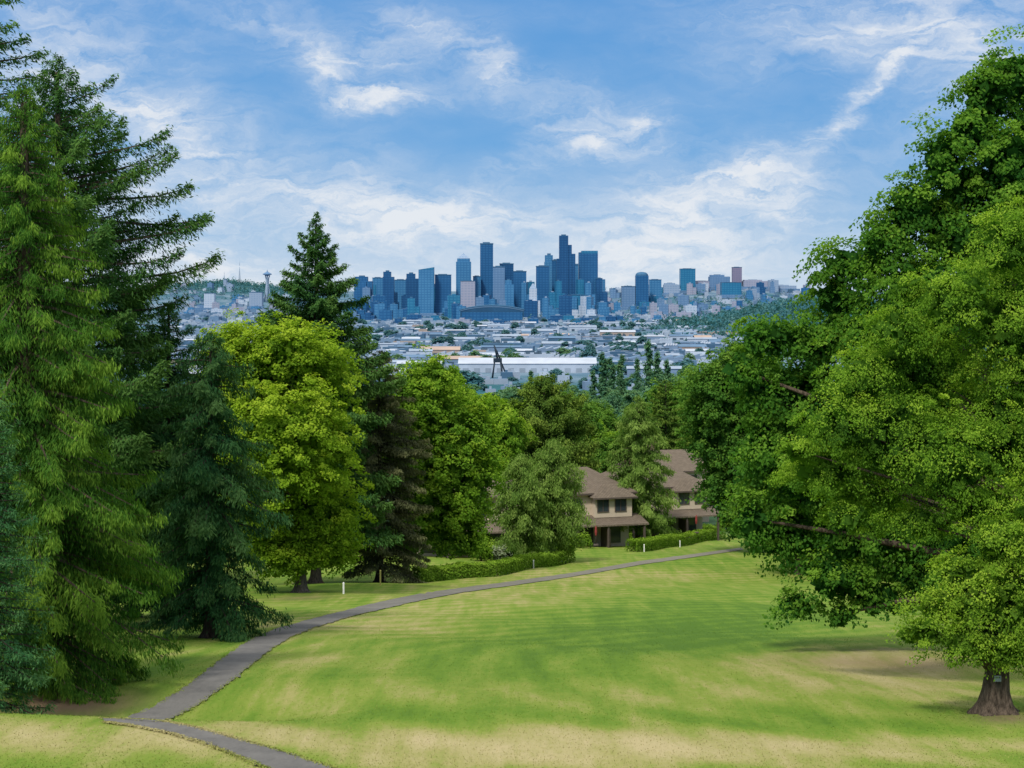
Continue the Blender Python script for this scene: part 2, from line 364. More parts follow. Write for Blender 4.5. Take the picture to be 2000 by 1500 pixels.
def conif(rng,H,R,z0,nb,prof,rise=.1,droop=.35,tip=.2,lL=.28,lW=.08,dens=60,hang=.3,side=.38,irr=.25,thick=.12,ah=.5):
    Qs=[];T=[];WQ=[]
    for i in range(nb):
        t=(i+rng.random())/nb; z=z0+(H-z0)*(t**.95)
        L=max(.12,R*prof(t)*(1+rng.uniform(-irr,irr*.6)))
        a=i*2.39996+rng.normal(0,.35); ca,sa=math.cos(a),math.sin(a)
        n=int(dens*L*(.6+.25*L))+14
        s=.08+.92*rng.random(n)**.75
        rs=rise+.25*(t**3)+rng.normal(0,.08); dr=droop*(1-.4*t)*rng.uniform(.75,1.25)
        if z+L*(rs-dr+tip)<.15: dr=max(0,(z-.15)/L+rs+tip)
        def pt(s): return np.stack([ca*L*s,sa*L*s,z+L*(rs*s-dr*s*s+tip*s**4)],-1)
        P=pt(s); dv=nrm(np.stack([ca+0*s,sa+0*s,rs-2*dr*s+4*tip*s**3],-1))
        sg=np.where(rng.random(n)<.5,-1.,1.)[:,None]; pv=np.array([-sa,ca,0.])
        tl=(side*L*(1-s)**.7*np.minimum(1,s*3)+.1)*rng.uniform(.7,1.1,n); d=rng.random(n)*tl
        td=nrm(dv*.62+sg*pv*.78+np.array([0,0,-1.])*hang+rng.normal(size=(n,3))*.22)
        C=P+td*d[:,None]+rng.normal(size=(n,3))*np.array([.5,.5,.6])*thick*(.4+.3*L**.5)
        ax=nrm(td+np.array([0,0,-1.])*hang*ah+rng.normal(size=(n,3))*.36)
        N=nrm(np.array([0,0,1.])*(1-.6*hang)+np.array([ca,sa,0])*.5*hang+rng.normal(size=(n,3))*.4)
        q=rng.uniform(.65,1.3,n)*(.75+.25*min(1,L/2))
        Qs.append(leafq(C,ax,N,lL*q,lW*q,.1))
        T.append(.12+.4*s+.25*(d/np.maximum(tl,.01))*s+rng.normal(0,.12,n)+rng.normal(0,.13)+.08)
        ss=np.linspace(0,.92,6); pp=pt(ss); r=(.012+.016*L)*(1-.85*ss)
        u=np.array([-sa,ca,0.]); w=np.array([0,0,1.])
        ring=[pp+(u*math.cos(b)+w*math.sin(b))*r[:,None] for b in (0,2.1,4.2)]
        for j in range(3):
            x,y=ring[j],ring[(j+1)%3]; WQ.append(np.stack([x[:-1],y[:-1],y[1:],x[1:]],1))
    Q=np.concatenate(Qs); T=np.clip(np.concatenate(T),0,1); Wq=np.concatenate(WQ)
    return np.concatenate([Q,Wq]),np.concatenate([T,np.zeros(len(Wq))]),np.concatenate([np.zeros(len(Q),int),np.ones(len(Wq),int)])

def add_trunk(rng,root,H,r,mat,bend=.15,n=14,name='trunk'):
    mb=MB(); dx,dy=rng.normal(0,bend,2); ps=[];rs=[]; zs=[-.3,.0,.1,.25,.5,.9,1.5]+[1.5+(H-1.5)*i/7 for i in range(1,8)] if H>3 else [H*i/8 for i in range(9)]
    for z in zs:
        t=max(0,z/H); ps.append((dx*math.sin(t*3)*t,dy*math.sin(t*2.5)*t,z)); rs.append(r*(1-.82*t)*(1+.7*math.exp(-max(z,0)/.24)))
    ph=rng.random()*6; p2=rng.random()*6
    rib=lambda i,a: 1+(.24*math.exp(-max(zs[i],0)/.35)*math.cos(5*a+ph)+.05*math.cos(3*a+p2+zs[i]*.8)+.04*math.cos(8*a+zs[i]*2.1))
    mb.tube(ps,rs,n,rib=rib); return mb.build(name,mat,root)
def conifer(name,label,cat,px,pya,Y,Rpx,mat,bark,seed,z0f=.06,nb=200,prof=None,trunk_r=.3,base=None,group=None,**kw):
    rng=np.random.default_rng(seed); x=X(px,Y); zb=float(gz(x,Y)); H=(HZ-pya)/F*Y-zb; R=Rpx/F*Y
    root=thing(name,label,cat,(x,Y,zb),0,group)
    Q,T,mi=conif(rng,H,R,H*z0f,nb,prof or (lambda t:(1-t)**.8),**kw)
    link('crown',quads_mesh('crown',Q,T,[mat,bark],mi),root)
    add_trunk(rng,root,H*.97,trunk_r,bark,.05); return root
def broadtree(name,label,cat,px,Y,lobes_px,mat,bark,seed,trunk_r,rc,per,lL,lW,cover=1.5,fill=80,droop=.5,group=None,limbs=8,depth=1.0,trunkH=None,bend=.2,sprig=.16,limb_r=1.0,**kw):
    rng=np.random.default_rng(seed); x=X(px,Y); zb=float(gz(x,Y)); s=Y/F
    root=thing(name,label,cat,(x,Y,zb),0,group); lobes=[]
    for l in lobes_px:
        c=W(l[0],l[1],Y)-np.array([x,Y,zb]); rx,rz=l[2]*s,l[3]*s
        dy=l[4]*s if len(l)>4 else rng.normal(0,.35)*rx
        lobes.append((c[0],dy,c[2],rx,(rx+rz)/2*depth,rz))
    Q,T=broad(rng,lobes,rc,per,lL,lW,cover,fill,droop,sprig,**kw)
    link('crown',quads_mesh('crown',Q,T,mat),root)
    zs=sorted(l[2] for l in lobes); H=trunkH or zs[len(zs)//2]
    tr=add_trunk(rng,root,H,trunk_r,bark,bend,20)
    order=list(range(len(lobes))); rng.shuffle(order)
    for i in order[:limbs]:
        l=lobes[i]; h0=min(H*.9,max(H*.25,l[2]*.45)); mb=MB(); q=trunk_r*limb_r
        p0=Vector((0,0,h0)); p3=Vector(l[:3]); p1=p0+Vector((l[0]*.25,l[1]*.25,(l[2]-h0)*.45)); p2=p0+(p3-p0)*.65+Vector((0,0,.12*abs(l[2]-h0)))
        mb.tube([p0,p1,p2,p3],[q*.5,q*.36,q*.22,q*.07],7); mb.build('limb',bark,root)
    return root

# ---- left side
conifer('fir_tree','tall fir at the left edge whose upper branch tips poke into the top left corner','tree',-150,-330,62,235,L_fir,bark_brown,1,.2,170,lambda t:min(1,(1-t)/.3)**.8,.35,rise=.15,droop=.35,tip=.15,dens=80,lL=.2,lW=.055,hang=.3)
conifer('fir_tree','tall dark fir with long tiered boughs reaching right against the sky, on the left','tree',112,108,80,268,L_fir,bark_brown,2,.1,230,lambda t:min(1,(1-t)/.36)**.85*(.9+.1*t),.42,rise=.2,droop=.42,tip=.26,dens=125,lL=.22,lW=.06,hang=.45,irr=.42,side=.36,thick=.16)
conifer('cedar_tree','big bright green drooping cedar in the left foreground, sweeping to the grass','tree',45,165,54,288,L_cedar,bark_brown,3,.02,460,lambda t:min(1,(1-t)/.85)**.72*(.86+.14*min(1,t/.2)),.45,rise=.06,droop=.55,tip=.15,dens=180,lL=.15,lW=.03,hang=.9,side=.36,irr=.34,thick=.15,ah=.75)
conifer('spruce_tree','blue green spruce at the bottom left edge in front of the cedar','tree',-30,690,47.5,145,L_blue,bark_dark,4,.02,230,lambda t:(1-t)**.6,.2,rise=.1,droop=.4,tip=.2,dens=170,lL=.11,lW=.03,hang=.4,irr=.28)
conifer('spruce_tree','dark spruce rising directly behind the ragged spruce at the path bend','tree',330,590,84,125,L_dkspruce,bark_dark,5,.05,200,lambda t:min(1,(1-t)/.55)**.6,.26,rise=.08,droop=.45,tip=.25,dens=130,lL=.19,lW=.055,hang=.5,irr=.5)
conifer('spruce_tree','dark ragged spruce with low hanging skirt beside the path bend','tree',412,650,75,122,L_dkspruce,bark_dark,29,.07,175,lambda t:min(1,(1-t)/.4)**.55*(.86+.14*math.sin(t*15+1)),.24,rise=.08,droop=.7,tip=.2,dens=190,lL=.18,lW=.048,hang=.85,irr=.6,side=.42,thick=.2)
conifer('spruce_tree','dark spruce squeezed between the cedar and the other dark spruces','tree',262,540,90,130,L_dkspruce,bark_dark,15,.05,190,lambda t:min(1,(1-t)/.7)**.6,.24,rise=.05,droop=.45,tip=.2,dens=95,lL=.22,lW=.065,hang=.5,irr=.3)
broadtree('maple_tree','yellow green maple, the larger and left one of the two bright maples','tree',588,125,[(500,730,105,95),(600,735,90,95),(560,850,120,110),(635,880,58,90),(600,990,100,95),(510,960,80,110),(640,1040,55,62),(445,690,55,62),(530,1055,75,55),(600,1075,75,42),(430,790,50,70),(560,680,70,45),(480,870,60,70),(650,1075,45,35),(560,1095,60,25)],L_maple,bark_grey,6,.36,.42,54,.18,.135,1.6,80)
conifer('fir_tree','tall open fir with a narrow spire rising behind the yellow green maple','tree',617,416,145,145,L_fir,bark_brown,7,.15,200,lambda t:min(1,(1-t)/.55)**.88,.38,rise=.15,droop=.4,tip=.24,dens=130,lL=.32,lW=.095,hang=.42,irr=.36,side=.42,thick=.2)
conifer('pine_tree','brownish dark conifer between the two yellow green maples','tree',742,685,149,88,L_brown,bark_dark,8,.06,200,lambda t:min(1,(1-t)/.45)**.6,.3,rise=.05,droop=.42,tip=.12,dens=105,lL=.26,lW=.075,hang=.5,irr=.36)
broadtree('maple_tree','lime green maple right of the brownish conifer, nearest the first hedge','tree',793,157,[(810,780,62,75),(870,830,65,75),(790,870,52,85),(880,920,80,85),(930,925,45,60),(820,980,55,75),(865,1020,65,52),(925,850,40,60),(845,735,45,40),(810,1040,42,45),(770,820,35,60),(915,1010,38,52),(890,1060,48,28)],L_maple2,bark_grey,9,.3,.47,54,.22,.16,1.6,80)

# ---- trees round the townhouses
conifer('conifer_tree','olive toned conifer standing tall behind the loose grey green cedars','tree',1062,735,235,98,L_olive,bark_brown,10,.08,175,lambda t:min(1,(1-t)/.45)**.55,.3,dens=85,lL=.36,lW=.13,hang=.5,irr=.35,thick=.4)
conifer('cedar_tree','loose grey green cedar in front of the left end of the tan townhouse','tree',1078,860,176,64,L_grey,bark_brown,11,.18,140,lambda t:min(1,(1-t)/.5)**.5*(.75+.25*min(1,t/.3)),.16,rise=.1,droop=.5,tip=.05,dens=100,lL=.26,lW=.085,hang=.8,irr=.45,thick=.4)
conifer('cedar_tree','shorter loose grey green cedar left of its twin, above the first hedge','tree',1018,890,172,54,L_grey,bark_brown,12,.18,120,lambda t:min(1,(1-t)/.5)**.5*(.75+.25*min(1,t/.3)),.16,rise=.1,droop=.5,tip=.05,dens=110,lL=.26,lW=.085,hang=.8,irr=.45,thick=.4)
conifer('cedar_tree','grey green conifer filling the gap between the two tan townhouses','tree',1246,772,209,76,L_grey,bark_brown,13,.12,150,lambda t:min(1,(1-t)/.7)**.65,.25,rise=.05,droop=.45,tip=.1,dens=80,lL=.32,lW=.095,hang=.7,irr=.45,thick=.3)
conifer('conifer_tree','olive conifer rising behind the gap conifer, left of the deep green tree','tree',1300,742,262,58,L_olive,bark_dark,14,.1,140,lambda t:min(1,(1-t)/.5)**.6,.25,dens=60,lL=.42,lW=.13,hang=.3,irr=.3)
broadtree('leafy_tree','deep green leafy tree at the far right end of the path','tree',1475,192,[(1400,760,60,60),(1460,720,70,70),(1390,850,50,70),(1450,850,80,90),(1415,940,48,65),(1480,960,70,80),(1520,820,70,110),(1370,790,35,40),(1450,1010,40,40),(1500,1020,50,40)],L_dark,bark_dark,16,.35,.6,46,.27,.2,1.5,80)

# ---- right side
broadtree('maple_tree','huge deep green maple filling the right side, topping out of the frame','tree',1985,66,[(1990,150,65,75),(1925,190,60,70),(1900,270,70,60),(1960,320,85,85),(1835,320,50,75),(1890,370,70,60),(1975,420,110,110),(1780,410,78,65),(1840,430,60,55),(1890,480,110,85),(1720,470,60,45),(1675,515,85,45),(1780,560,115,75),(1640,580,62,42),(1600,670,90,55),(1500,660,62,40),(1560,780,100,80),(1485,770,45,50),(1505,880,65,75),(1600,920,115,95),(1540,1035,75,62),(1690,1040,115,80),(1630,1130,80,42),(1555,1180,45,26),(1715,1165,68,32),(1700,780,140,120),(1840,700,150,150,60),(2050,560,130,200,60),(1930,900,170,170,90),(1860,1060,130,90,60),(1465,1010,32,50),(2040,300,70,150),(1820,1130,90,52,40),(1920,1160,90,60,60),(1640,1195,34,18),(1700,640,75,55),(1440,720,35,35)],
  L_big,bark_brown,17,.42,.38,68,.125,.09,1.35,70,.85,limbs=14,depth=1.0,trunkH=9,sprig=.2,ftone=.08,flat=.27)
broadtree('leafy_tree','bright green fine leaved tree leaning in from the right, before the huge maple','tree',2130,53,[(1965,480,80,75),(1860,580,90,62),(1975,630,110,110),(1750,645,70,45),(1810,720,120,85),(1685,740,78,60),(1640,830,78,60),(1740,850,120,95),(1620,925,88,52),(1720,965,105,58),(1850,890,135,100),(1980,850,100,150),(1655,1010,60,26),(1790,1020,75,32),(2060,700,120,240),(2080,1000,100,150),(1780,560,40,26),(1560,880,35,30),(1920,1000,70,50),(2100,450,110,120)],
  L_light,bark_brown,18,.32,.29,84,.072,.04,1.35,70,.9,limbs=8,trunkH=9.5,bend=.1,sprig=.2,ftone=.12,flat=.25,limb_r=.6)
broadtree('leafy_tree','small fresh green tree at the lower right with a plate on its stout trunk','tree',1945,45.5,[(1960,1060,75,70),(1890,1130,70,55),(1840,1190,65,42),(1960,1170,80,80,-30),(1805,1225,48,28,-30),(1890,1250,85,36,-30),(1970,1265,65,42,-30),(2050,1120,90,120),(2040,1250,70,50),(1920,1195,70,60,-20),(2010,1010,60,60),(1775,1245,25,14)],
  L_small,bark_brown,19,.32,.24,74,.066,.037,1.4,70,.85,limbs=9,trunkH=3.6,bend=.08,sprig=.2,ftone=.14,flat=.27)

# background tree prototypes
def proto_round(name,label,mat,seed,H,R,n=7,rc=.8,per=36,lL=.42,lW=.32,lo=.35):
    rng=np.random.default_rng(seed); root=thing(name,label,'tree'); lobes=[]
    for i in range(n):
        a=rng.random()*6.28; t=rng.random(); rr=R*.55*math.sqrt(rng.random())
        lobes.append((rr*math.cos(a),rr*math.sin(a),H*(lo+.45*t),R*.55*rng.uniform(.8,1.2),R*.55,R*.5*rng.uniform(.8,1.3)))
    lobes.append((0,0,H*.84,R*.42,R*.42,H*.15))
    Q,T=broad(rng,lobes,rc,per,lL,lW,1.5,60); link('crown',quads_mesh('crown',Q,T,mat),root); add_trunk(rng,root,H*.6,.26,bark_dark,.1,7); return root
ORD=['first','second','third','fourth','fifth','sixth','seventh','eighth','ninth','tenth','eleventh','twelfth','thirteenth','fourteenth','fifteenth','sixteenth','seventeenth','eighteenth','nineteenth','twentieth','twenty first','twenty second','twenty third','twenty fourth','twenty fifth','twenty sixth','twenty seventh','twenty eighth','twenty ninth','thirtieth']
def scatter(proto,H,spots,labf,group):
    for i,(px,pyt,Y) in enumerate(sorted(spots)):
        x=X(px,Y); zb=float(gz(x,Y)); h=(HZ-pyt)/F*Y-zb; s=max(.25,h/H); w=s*random.uniform(.8,1.15)
        rz=random.random()*6.28; lab=labf(ORD[i])
        if i==0:
            proto.location=(x,Y,zb); proto.rotation_euler=(0,0,rz); proto.scale=(w,w,s); proto['label']=lab; proto['group']=group
        else: dup(proto,(x,Y,zb),rz,(w,w,s),lab,group)
scatter(proto_round('leafy_tree','a',L_maple2,31,14,4.6,rc=.6,per=46,lL=.31,lW=.23),14,[(935,765,235),(975,800,225),(900,755,260),(1150,810,300),(1000,780,255),(860,715,240),(1110,850,255),(1190,840,280)],lambda o:f'lime toned leafy tree behind the lime maple and townhouses, {o} from the left','lime toned trees behind the townhouses')
scatter(proto_round('leafy_tree','a',L_dark,32,15,5,rc=.65,per=42,lL=.35,lW=.26),15,[(1115,775,280),(1190,805,330),(1345,790,300),(1250,785,400),(1085,765,330),(1330,745,380),(1030,785,420),(940,795,420),(1390,720,330),(1160,785,420),(1300,795,480),(700,760,230),(1210,850,262)],lambda o:f'dark leafy tree on the slope behind the townhouses, {o} from the left','dark trees on the slope behind the townhouses')
scatter(proto_round('leafy_tree','a',L_dark,33,15,5.2,lo=.22),15,[(1560,760,160),(1680,740,170),(1800,700,150),(1920,720,165),(2040,700,140),(1620,900,205),(1740,900,215)],lambda o:f'leafy tree in the shade behind the huge maple, {o} from the left','shaded trees behind the huge maple')
scatter(proto_round('leafy_tree','a',L_dark,34,15,5,lo=.2),15,[(480,800,190),(330,760,150),(200,720,140),(60,700,120),(660,850,205),(420,720,230),(-60,600,110)],lambda o:f'leafy tree in the shade behind the left conifers, {o} from the left','shaded trees behind the left conifers')
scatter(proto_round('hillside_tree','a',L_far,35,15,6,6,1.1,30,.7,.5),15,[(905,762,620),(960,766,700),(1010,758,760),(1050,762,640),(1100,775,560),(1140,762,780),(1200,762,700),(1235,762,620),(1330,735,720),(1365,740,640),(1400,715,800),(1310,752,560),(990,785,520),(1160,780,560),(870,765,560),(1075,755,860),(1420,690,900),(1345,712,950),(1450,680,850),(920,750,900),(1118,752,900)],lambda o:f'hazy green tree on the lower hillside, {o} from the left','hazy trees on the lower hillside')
def proto_poplar():
    rng=np.random.default_rng(77); root=thing('poplar_tree','a','tree'); lobes=[(rng.normal(0,.2),rng.normal(0,.2),3+i*2.6,1.45*(1-abs(i-2.6)/7.5),1.45*(1-abs(i-2.6)/7.5),2.0) for i in range(8)]
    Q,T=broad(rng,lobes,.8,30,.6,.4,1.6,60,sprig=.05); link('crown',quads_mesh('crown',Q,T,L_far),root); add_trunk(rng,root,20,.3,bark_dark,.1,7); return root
scatter(proto_poplar(),23.3,[(1178,686,820),(1194,696,840),(1212,690,800),(1244,698,870),(1268,662,760),(1284,684,780),(1304,700,800),(1036,722,900),(1160,722,740)],lambda o:f'slim upright poplar below the city, {o} from the left','row of slim poplars below the city')

# ---- hedges, shrubs, posts
def hedge(label,a,b,seed,h=1.35,w=1.3,n=9000,mat=L_hedge):
    rng=np.random.default_rng(seed); root=thing('hedge',label,'hedge',a); v=b-a; Lh=math.hypot(v[0],v[1]); d=np.array([v[0],v[1],0])/Lh; p=np.array([-d[1],d[0],0])
    t=rng.random(n)*Lh; u=rng.uniform(-1,1,n); zz=rng.random(n)
    edge=rng.random(n); zz=np.where(edge<.45,rng.uniform(.9,1.0,n),zz); u=np.where(edge>.5,np.sign(u)*rng.uniform(.9,1.0,n),u)
    top=1+.06*np.sin(t*1.7)+.04*np.sin(t*4.1+1); zg=gz(a[0]+d[0]*t,a[1]+d[1]*t)-a[2]
    C=d*t[:,None]+p*(u*w/2*(1-.12*zz))[:,None]; C[:,2]=zg+zz*h*top+rng.normal(0,.04,n); C+=rng.normal(0,.045,C.shape)
    N=nrm(p*u[:,None]+np.array([0,0,1.])*zz[:,None]+rng.normal(size=C.shape)*.5); A=np.cross(N,rng.normal(size=C.shape))
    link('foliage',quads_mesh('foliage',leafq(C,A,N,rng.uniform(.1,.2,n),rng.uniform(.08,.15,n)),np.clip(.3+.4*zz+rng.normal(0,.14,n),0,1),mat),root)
    mb=MB(); m=max(4,int(Lh/1.5))
    for i in range(m):
        q=d*(i+.5)*Lh/m; zq=float(gz(a[0]+q[0],a[1]+q[1]))-a[2]; mb.tube([(q[0],q[1],zq-.1),(q[0]+.05,q[1],zq+h*.6)],[.05,.02],5)
    mb.build('stems',bark_dark,root); return root
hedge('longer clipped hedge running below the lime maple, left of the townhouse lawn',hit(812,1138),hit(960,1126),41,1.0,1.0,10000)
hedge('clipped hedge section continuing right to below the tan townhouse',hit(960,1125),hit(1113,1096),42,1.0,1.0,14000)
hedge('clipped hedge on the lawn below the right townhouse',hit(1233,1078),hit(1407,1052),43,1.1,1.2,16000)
def shrub_proto(name,label,mat,seed,n=1400,l=.13,cat='shrub'):
    rng=np.random.default_rng(seed); root=thing(name,label,cat)
    lobes=[(rng.normal(0,.2),rng.normal(0,.2),.5+rng.uniform(-.12,.18),.42,.42,.42) for _ in range(4)]
    Q,T=broad(rng,lobes,.2,16,l,l*.7,1.6,30,sprig=.03); link('foliage',quads_mesh('foliage',Q,T,mat),root)
    mb=MB()
    for i in range(4): mb.tube([(0,0,-.1),(.15*math.cos(i*1.6),.15*math.sin(i*1.6),.5)],[.03,.012],5)
    mb.build('stems',bark_dark,root); return root
def shrubs(proto,spots,labf,group):
    for i,(px,py,s,h) in enumerate(sorted(spots)):
        c=hit(px,py); lab=labf(ORD[i]); sc=(s,s,h)
        if i==0: proto.location=[float(v) for v in c]; proto.scale=sc; proto['label']=lab; proto['group']=group
        else: dup(proto,c,random.random()*6,sc,lab,group)
shrubs(shrub_proto('shrub','a',L_hedge,51),[(1135,1070,1.3,1.4),(1178,1064,1.2,1.8),(1195,1064,1.1,1.9),(1212,1060,1.1,1.6),(1230,1057,1.0,1.2),(1300,1042,1.4,1.3),(1318,1042,1.4,1.2),(1420,1035,1.6,1.6),(1090,1075,1.3,1.4),(1060,1080,1.3,1.3),(1020,1085,1.4,1.4),(1255,1054,1.0,1.3),(1385,1040,1.2,1.0),(1272,1048,1.1,1.1),(1110,1074,1.1,1.0),(995,1087,1.4,1.8),(940,1096,1.5,2.2),(1340,1040,1.1,1.2),(955,1092,1.3,2.0)],lambda o:f'green clipped shrub by the townhouse patios, {o} from the left','clipped shrubs by the townhouse patios')
shrubs(shrub_proto('flowering_shrub','a',L_flower,52,l=.1),[(1158,1064,.8,1.1),(1170,1060,.7,1.3),(1242,1056,.8,1.0),(1352,1040,.8,1.0),(1365,1040,.7,.8),(1145,1068,.7,.8)],lambda o:f'red blossoming shrub by the townhouse patios, {o} from the left','red blossoming shrubs by the patios')
sp=shrub_proto('pale_shrub','pale silvery shrub beside the half hidden left townhouse',L_pale,53); sp.location=[float(v) for v in hit(972,1094)]; sp.scale=(1.6,1.6,1.3)
white_paint=plain('white_paint',(.7,.69,.64),.6,.12,6); yellow_paint=plain('yellow_paint',(.5,.42,.12),.6,.15,6)
for px,py,h,mt,lab in [(671,1160,.62,white_paint,'short white marker post on grass below the brownish conifer'),(743,1143,.95,yellow_paint,'yellowish marker post in the shade under the brownish conifer'),(992,1119,.5,white_paint,'white marker post before the middle of the left hedge'),(1042,1110,.6,white_paint,'white marker post before the right half of the left hedge'),(1098,1099,.75,white_paint,'white marker post at the right tip of the left hedge'),(1258,1078,.65,white_paint,'white marker post near the left tip of the right hedge'),(1328,1069,.6,white_paint,'white marker post before the middle of the right hedge')]:
    c=hit(px,py); t=thing('marker_post',lab,'post',c); mb=MB(); mb.box(-.05,.05,-.05,.05,-.1,h,0); mb.build('shaft',mt,t)
    mb=MB(); mb.box(-.06,.06,-.06,.06,h,h+.03); mb.box(-.06,.06,-.06,.06,h+.03,h+.09,0,None,.2,.2); mb.build('cap',mt,t)
# plate on the tree trunk
ty=45.5; tx=X(1945,ty); tz=float(gz(tx,ty))
plate=plain('pale_plate',(.17,.21,.22),.7,.1,9); ink=plain('plate_ink',(.05,.07,.08),.6,.1,9)
t=thing('sign_plate','small pale plate fixed to the trunk of the small right foreground tree','sign',(tx-.05,ty-.385,tz+.84),0)
mb=MB(); mb.box(-.075,.075,-.012,.012,-.065,.065); mb.build('plate',plate,t)
mb=MB(); mb.box(-.05,.055,-.017,-.0125,.01,.04); mb.build('marking',ink,t)

# ------------------------------------------------------------------ townhouses
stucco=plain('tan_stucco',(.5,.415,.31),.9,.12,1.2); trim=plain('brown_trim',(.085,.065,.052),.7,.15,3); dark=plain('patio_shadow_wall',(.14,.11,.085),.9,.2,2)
glass=plain('window_glass',(.03,.04,.05),.12,.2,1.5,.6); cream=plain('cream_frame',(.5,.43,.32),.7,.1,3); brick=plain('chimney_brick',(.18,.11,.085),.9,.25,6)
m,nt,out=newmat('brown_shingles'); k=NT(nt); tc=k.n('ShaderNodeTexCoord').outputs['Object']
br=k.n('ShaderNodeTexBrick'); nt.links.new(k.mapv(tc,(1,1.2,1)),br.inputs['Vector']); br.inputs['Scale'].default_value=1.6; br.inputs['Color1'].default_value=(.125,.1,.075,1); br.inputs['Color2'].default_value=(.205,.165,.122,1); br.inputs['Mortar'].default_value=(.06,.046,.034,1); br.inputs['Mortar Size'].default_value=.04
rn=k.noise(tc,.9,5,.6).outputs['Fac']; k.bsdf(out,k.mix(k.m('MULTIPLY',rn,.6),br.outputs[0],(.16,.125,.092)),.9,.15,br.outputs['Fac'],.3,.03); shingle=m
def hip(mb,x0,x1,y0,y1,z,rz,hl,hr,t=.14):
    ym=(y0+y1)/2; a,b,c,d=(x0,y0,z),(x1,y0,z),(x1,y1,z),(x0,y1,z); e,f_=(x0+hl,ym,rz),(x1-hr,ym,rz)
    mb.face([a,b,f_,e]); mb.face([c,d,e,f_]); mb.face([b,c,f_]); mb.face([d,a,e])
    mb.face([(x0,y0,z-.02),(x0,y1,z-.02),(x1,y1,z-.02),(x1,y0,z-.02)])
def win(root,x,z,w,h,y=0):
    mb=MB(); b=.08
    mb.box(x-b,x,y-.07,y-.003,z-b,z+h+b); mb.box(x+w,x+w+b,y-.07,y-.003,z-b,z+h+b); mb.box(x,x+w,y-.07,y-.003,z-b,z); mb.box(x,x+w,y-.07,y-.003,z+h,z+h+b); mb.box(x+w/2-.03,x+w/2+.03,y-.06,y-.003,z,z+h)
    f=mb.build('window',trim,root); mb=MB(); mb.box(x+.002,x+w/2-.032,y-.03,y-.004,z+.002,z+h-.002); mb.box(x+w/2+.032,x+w-.002,y-.03,y-.004,z+.002,z+h-.002); mb.build('pane',glass,f)
def townhouse(label,xr,Y,zb,rz,w=10,d=9,hr=3.0,ridge=7.6,hl=3.0,chim=True,step=False):
    c,s=math.cos(rz),math.sin(rz); root=thing('townhouse',label,'house',(xr-w*c,Y-w*s,zb),rz)
    mb=MB(); mb.box(0,w,0,d,-1.2,2.75); mb.box(-.06,w+.06,-.35,d,2.752,5.15); mb.build('wall',stucco,root)
    mb=MB(); hip(mb,-.6,w+.6,-.85,d+.6,5.16,ridge,hl,hr); rf=mb.build('roof',shingle,root)
    mb=MB(); z0,z1=4.98,5.155
    mb.box(-.62,w+.62,-.89,-.85,z0,z1); mb.box(-.62,w+.62,d+.6,d+.64,z0,z1); mb.box(-.64,-.6,-.85,d+.6,z0,z1); mb.box(w+.6,w+.64,-.85,d+.6,z0,z1); mb.build('fascia',trim,rf)
    if step:   # projecting bay with its own lower hip, right of the centre
        mb=MB(); mb.box(w*.58,w*.98,-1.25,-.352,2.752,4.75); mb.build('bay_wall',stucco,root)
        mb=MB(); hip(mb,w*.58-.4,w*.98+.4,-1.75,1.6,4.76,6.0,1.6,1.6); mb.build('bay_roof',shingle,root)
        mb=MB(); mb.box(w*.58-.42,w*.98+.42,-1.79,-1.75,4.6,4.755); mb.build('fascia',trim,root)
    if chim:
        mb=MB(); mb.box(w*.3,w*.3+.9,d*.55,d*.55+.8,5.6,ridge+.9); mb.box(w*.3-.08,w*.3+.98,d*.55-.08,d*.55+.88,ridge+.9,ridge+1.05); mb.build('chimney',brick,rf)
    for x in (1.0,3.6,6.1,8.0):
        if x+1.3<w: win(root,x,3.35,1.1,1.15,-1.25 if (step and x>w*.58) else -.35)
    mb=MB(); mb.box(-.065,w+.065,-.385,-.352,2.66,2.74); mb.build('belly_band',trim,root)
    mb=MB(); p0,p1,q=-.4,w+.9,-2.9
    mb.face([(p0,q,2.2),(p1,q,2.2),(p1,-.39,2.95),(p0,-.39,2.95)]); mb.face([(p0,q,2.05),(p0,-.39,2.5),(p1,-.39,2.5),(p1,q,2.05)]); mb.face([(p0,q,2.05),(p1,q,2.05),(p1,q,2.2),(p0,q,2.2)]); mb.face([(p1,q,2.05),(p1,-.39,2.5),(p1,-.39,2.95),(p1,q,2.2)]); mb.face([(p0,q,2.05),(p0,q,2.2),(p0,-.39,2.95),(p0,-.39,2.5)])
    mb.build('porch_roof',shingle,root)
    for x in (0,w*.33,w*.66,w+.5):
        mb=MB(); mb.box(x-.09,x+.09,q+.1,q+.28,-1.2,2.06); mb.build('porch_post',trim,root)
    for x in (w*.08,w*.42,w*.72):
        mb=MB(); mb.box(x,x+.08,-.06,-.003,0,2.1); mb.box(x+1.9,x+1.98,-.06,-.003,0,2.1); mb.box(x+.08,x+1.9,-.06,-.003,2.02,2.1); f=mb.build('patio_door',cream,root)
        mb=MB(); mb.box(x+.082,x+1.898,-.04,-.004,.02,2.018); mb.build('pane',glass,f)
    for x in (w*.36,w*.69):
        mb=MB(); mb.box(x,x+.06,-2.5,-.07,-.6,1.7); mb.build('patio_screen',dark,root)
    return root
def zat(py,Y): return (HZ-py)/F*Y
townhouse('tan townhouse with brown hip roof and upper windows, right behind the loose cedars',X(1228,206),206,zat(1064,204),.36,10,9.5,3.2,7.3,step=True)
townhouse('tan townhouse beyond the gap conifer, right of the first townhouse',X(1372,222),222,zat(1040,222),.38,9.5,9,3.0,7.3,step=True)
townhouse('half hidden tan townhouse end showing left of the loose cedars',X(1000,186),186,zat(1078,186),.1,9,8,2.2,6.6,3,False)
townhouse('brown roofed townhouse stepping up behind the right townhouse',X(1385,250),250,zat(1000,250),.3,9,8,1.0,7.4)
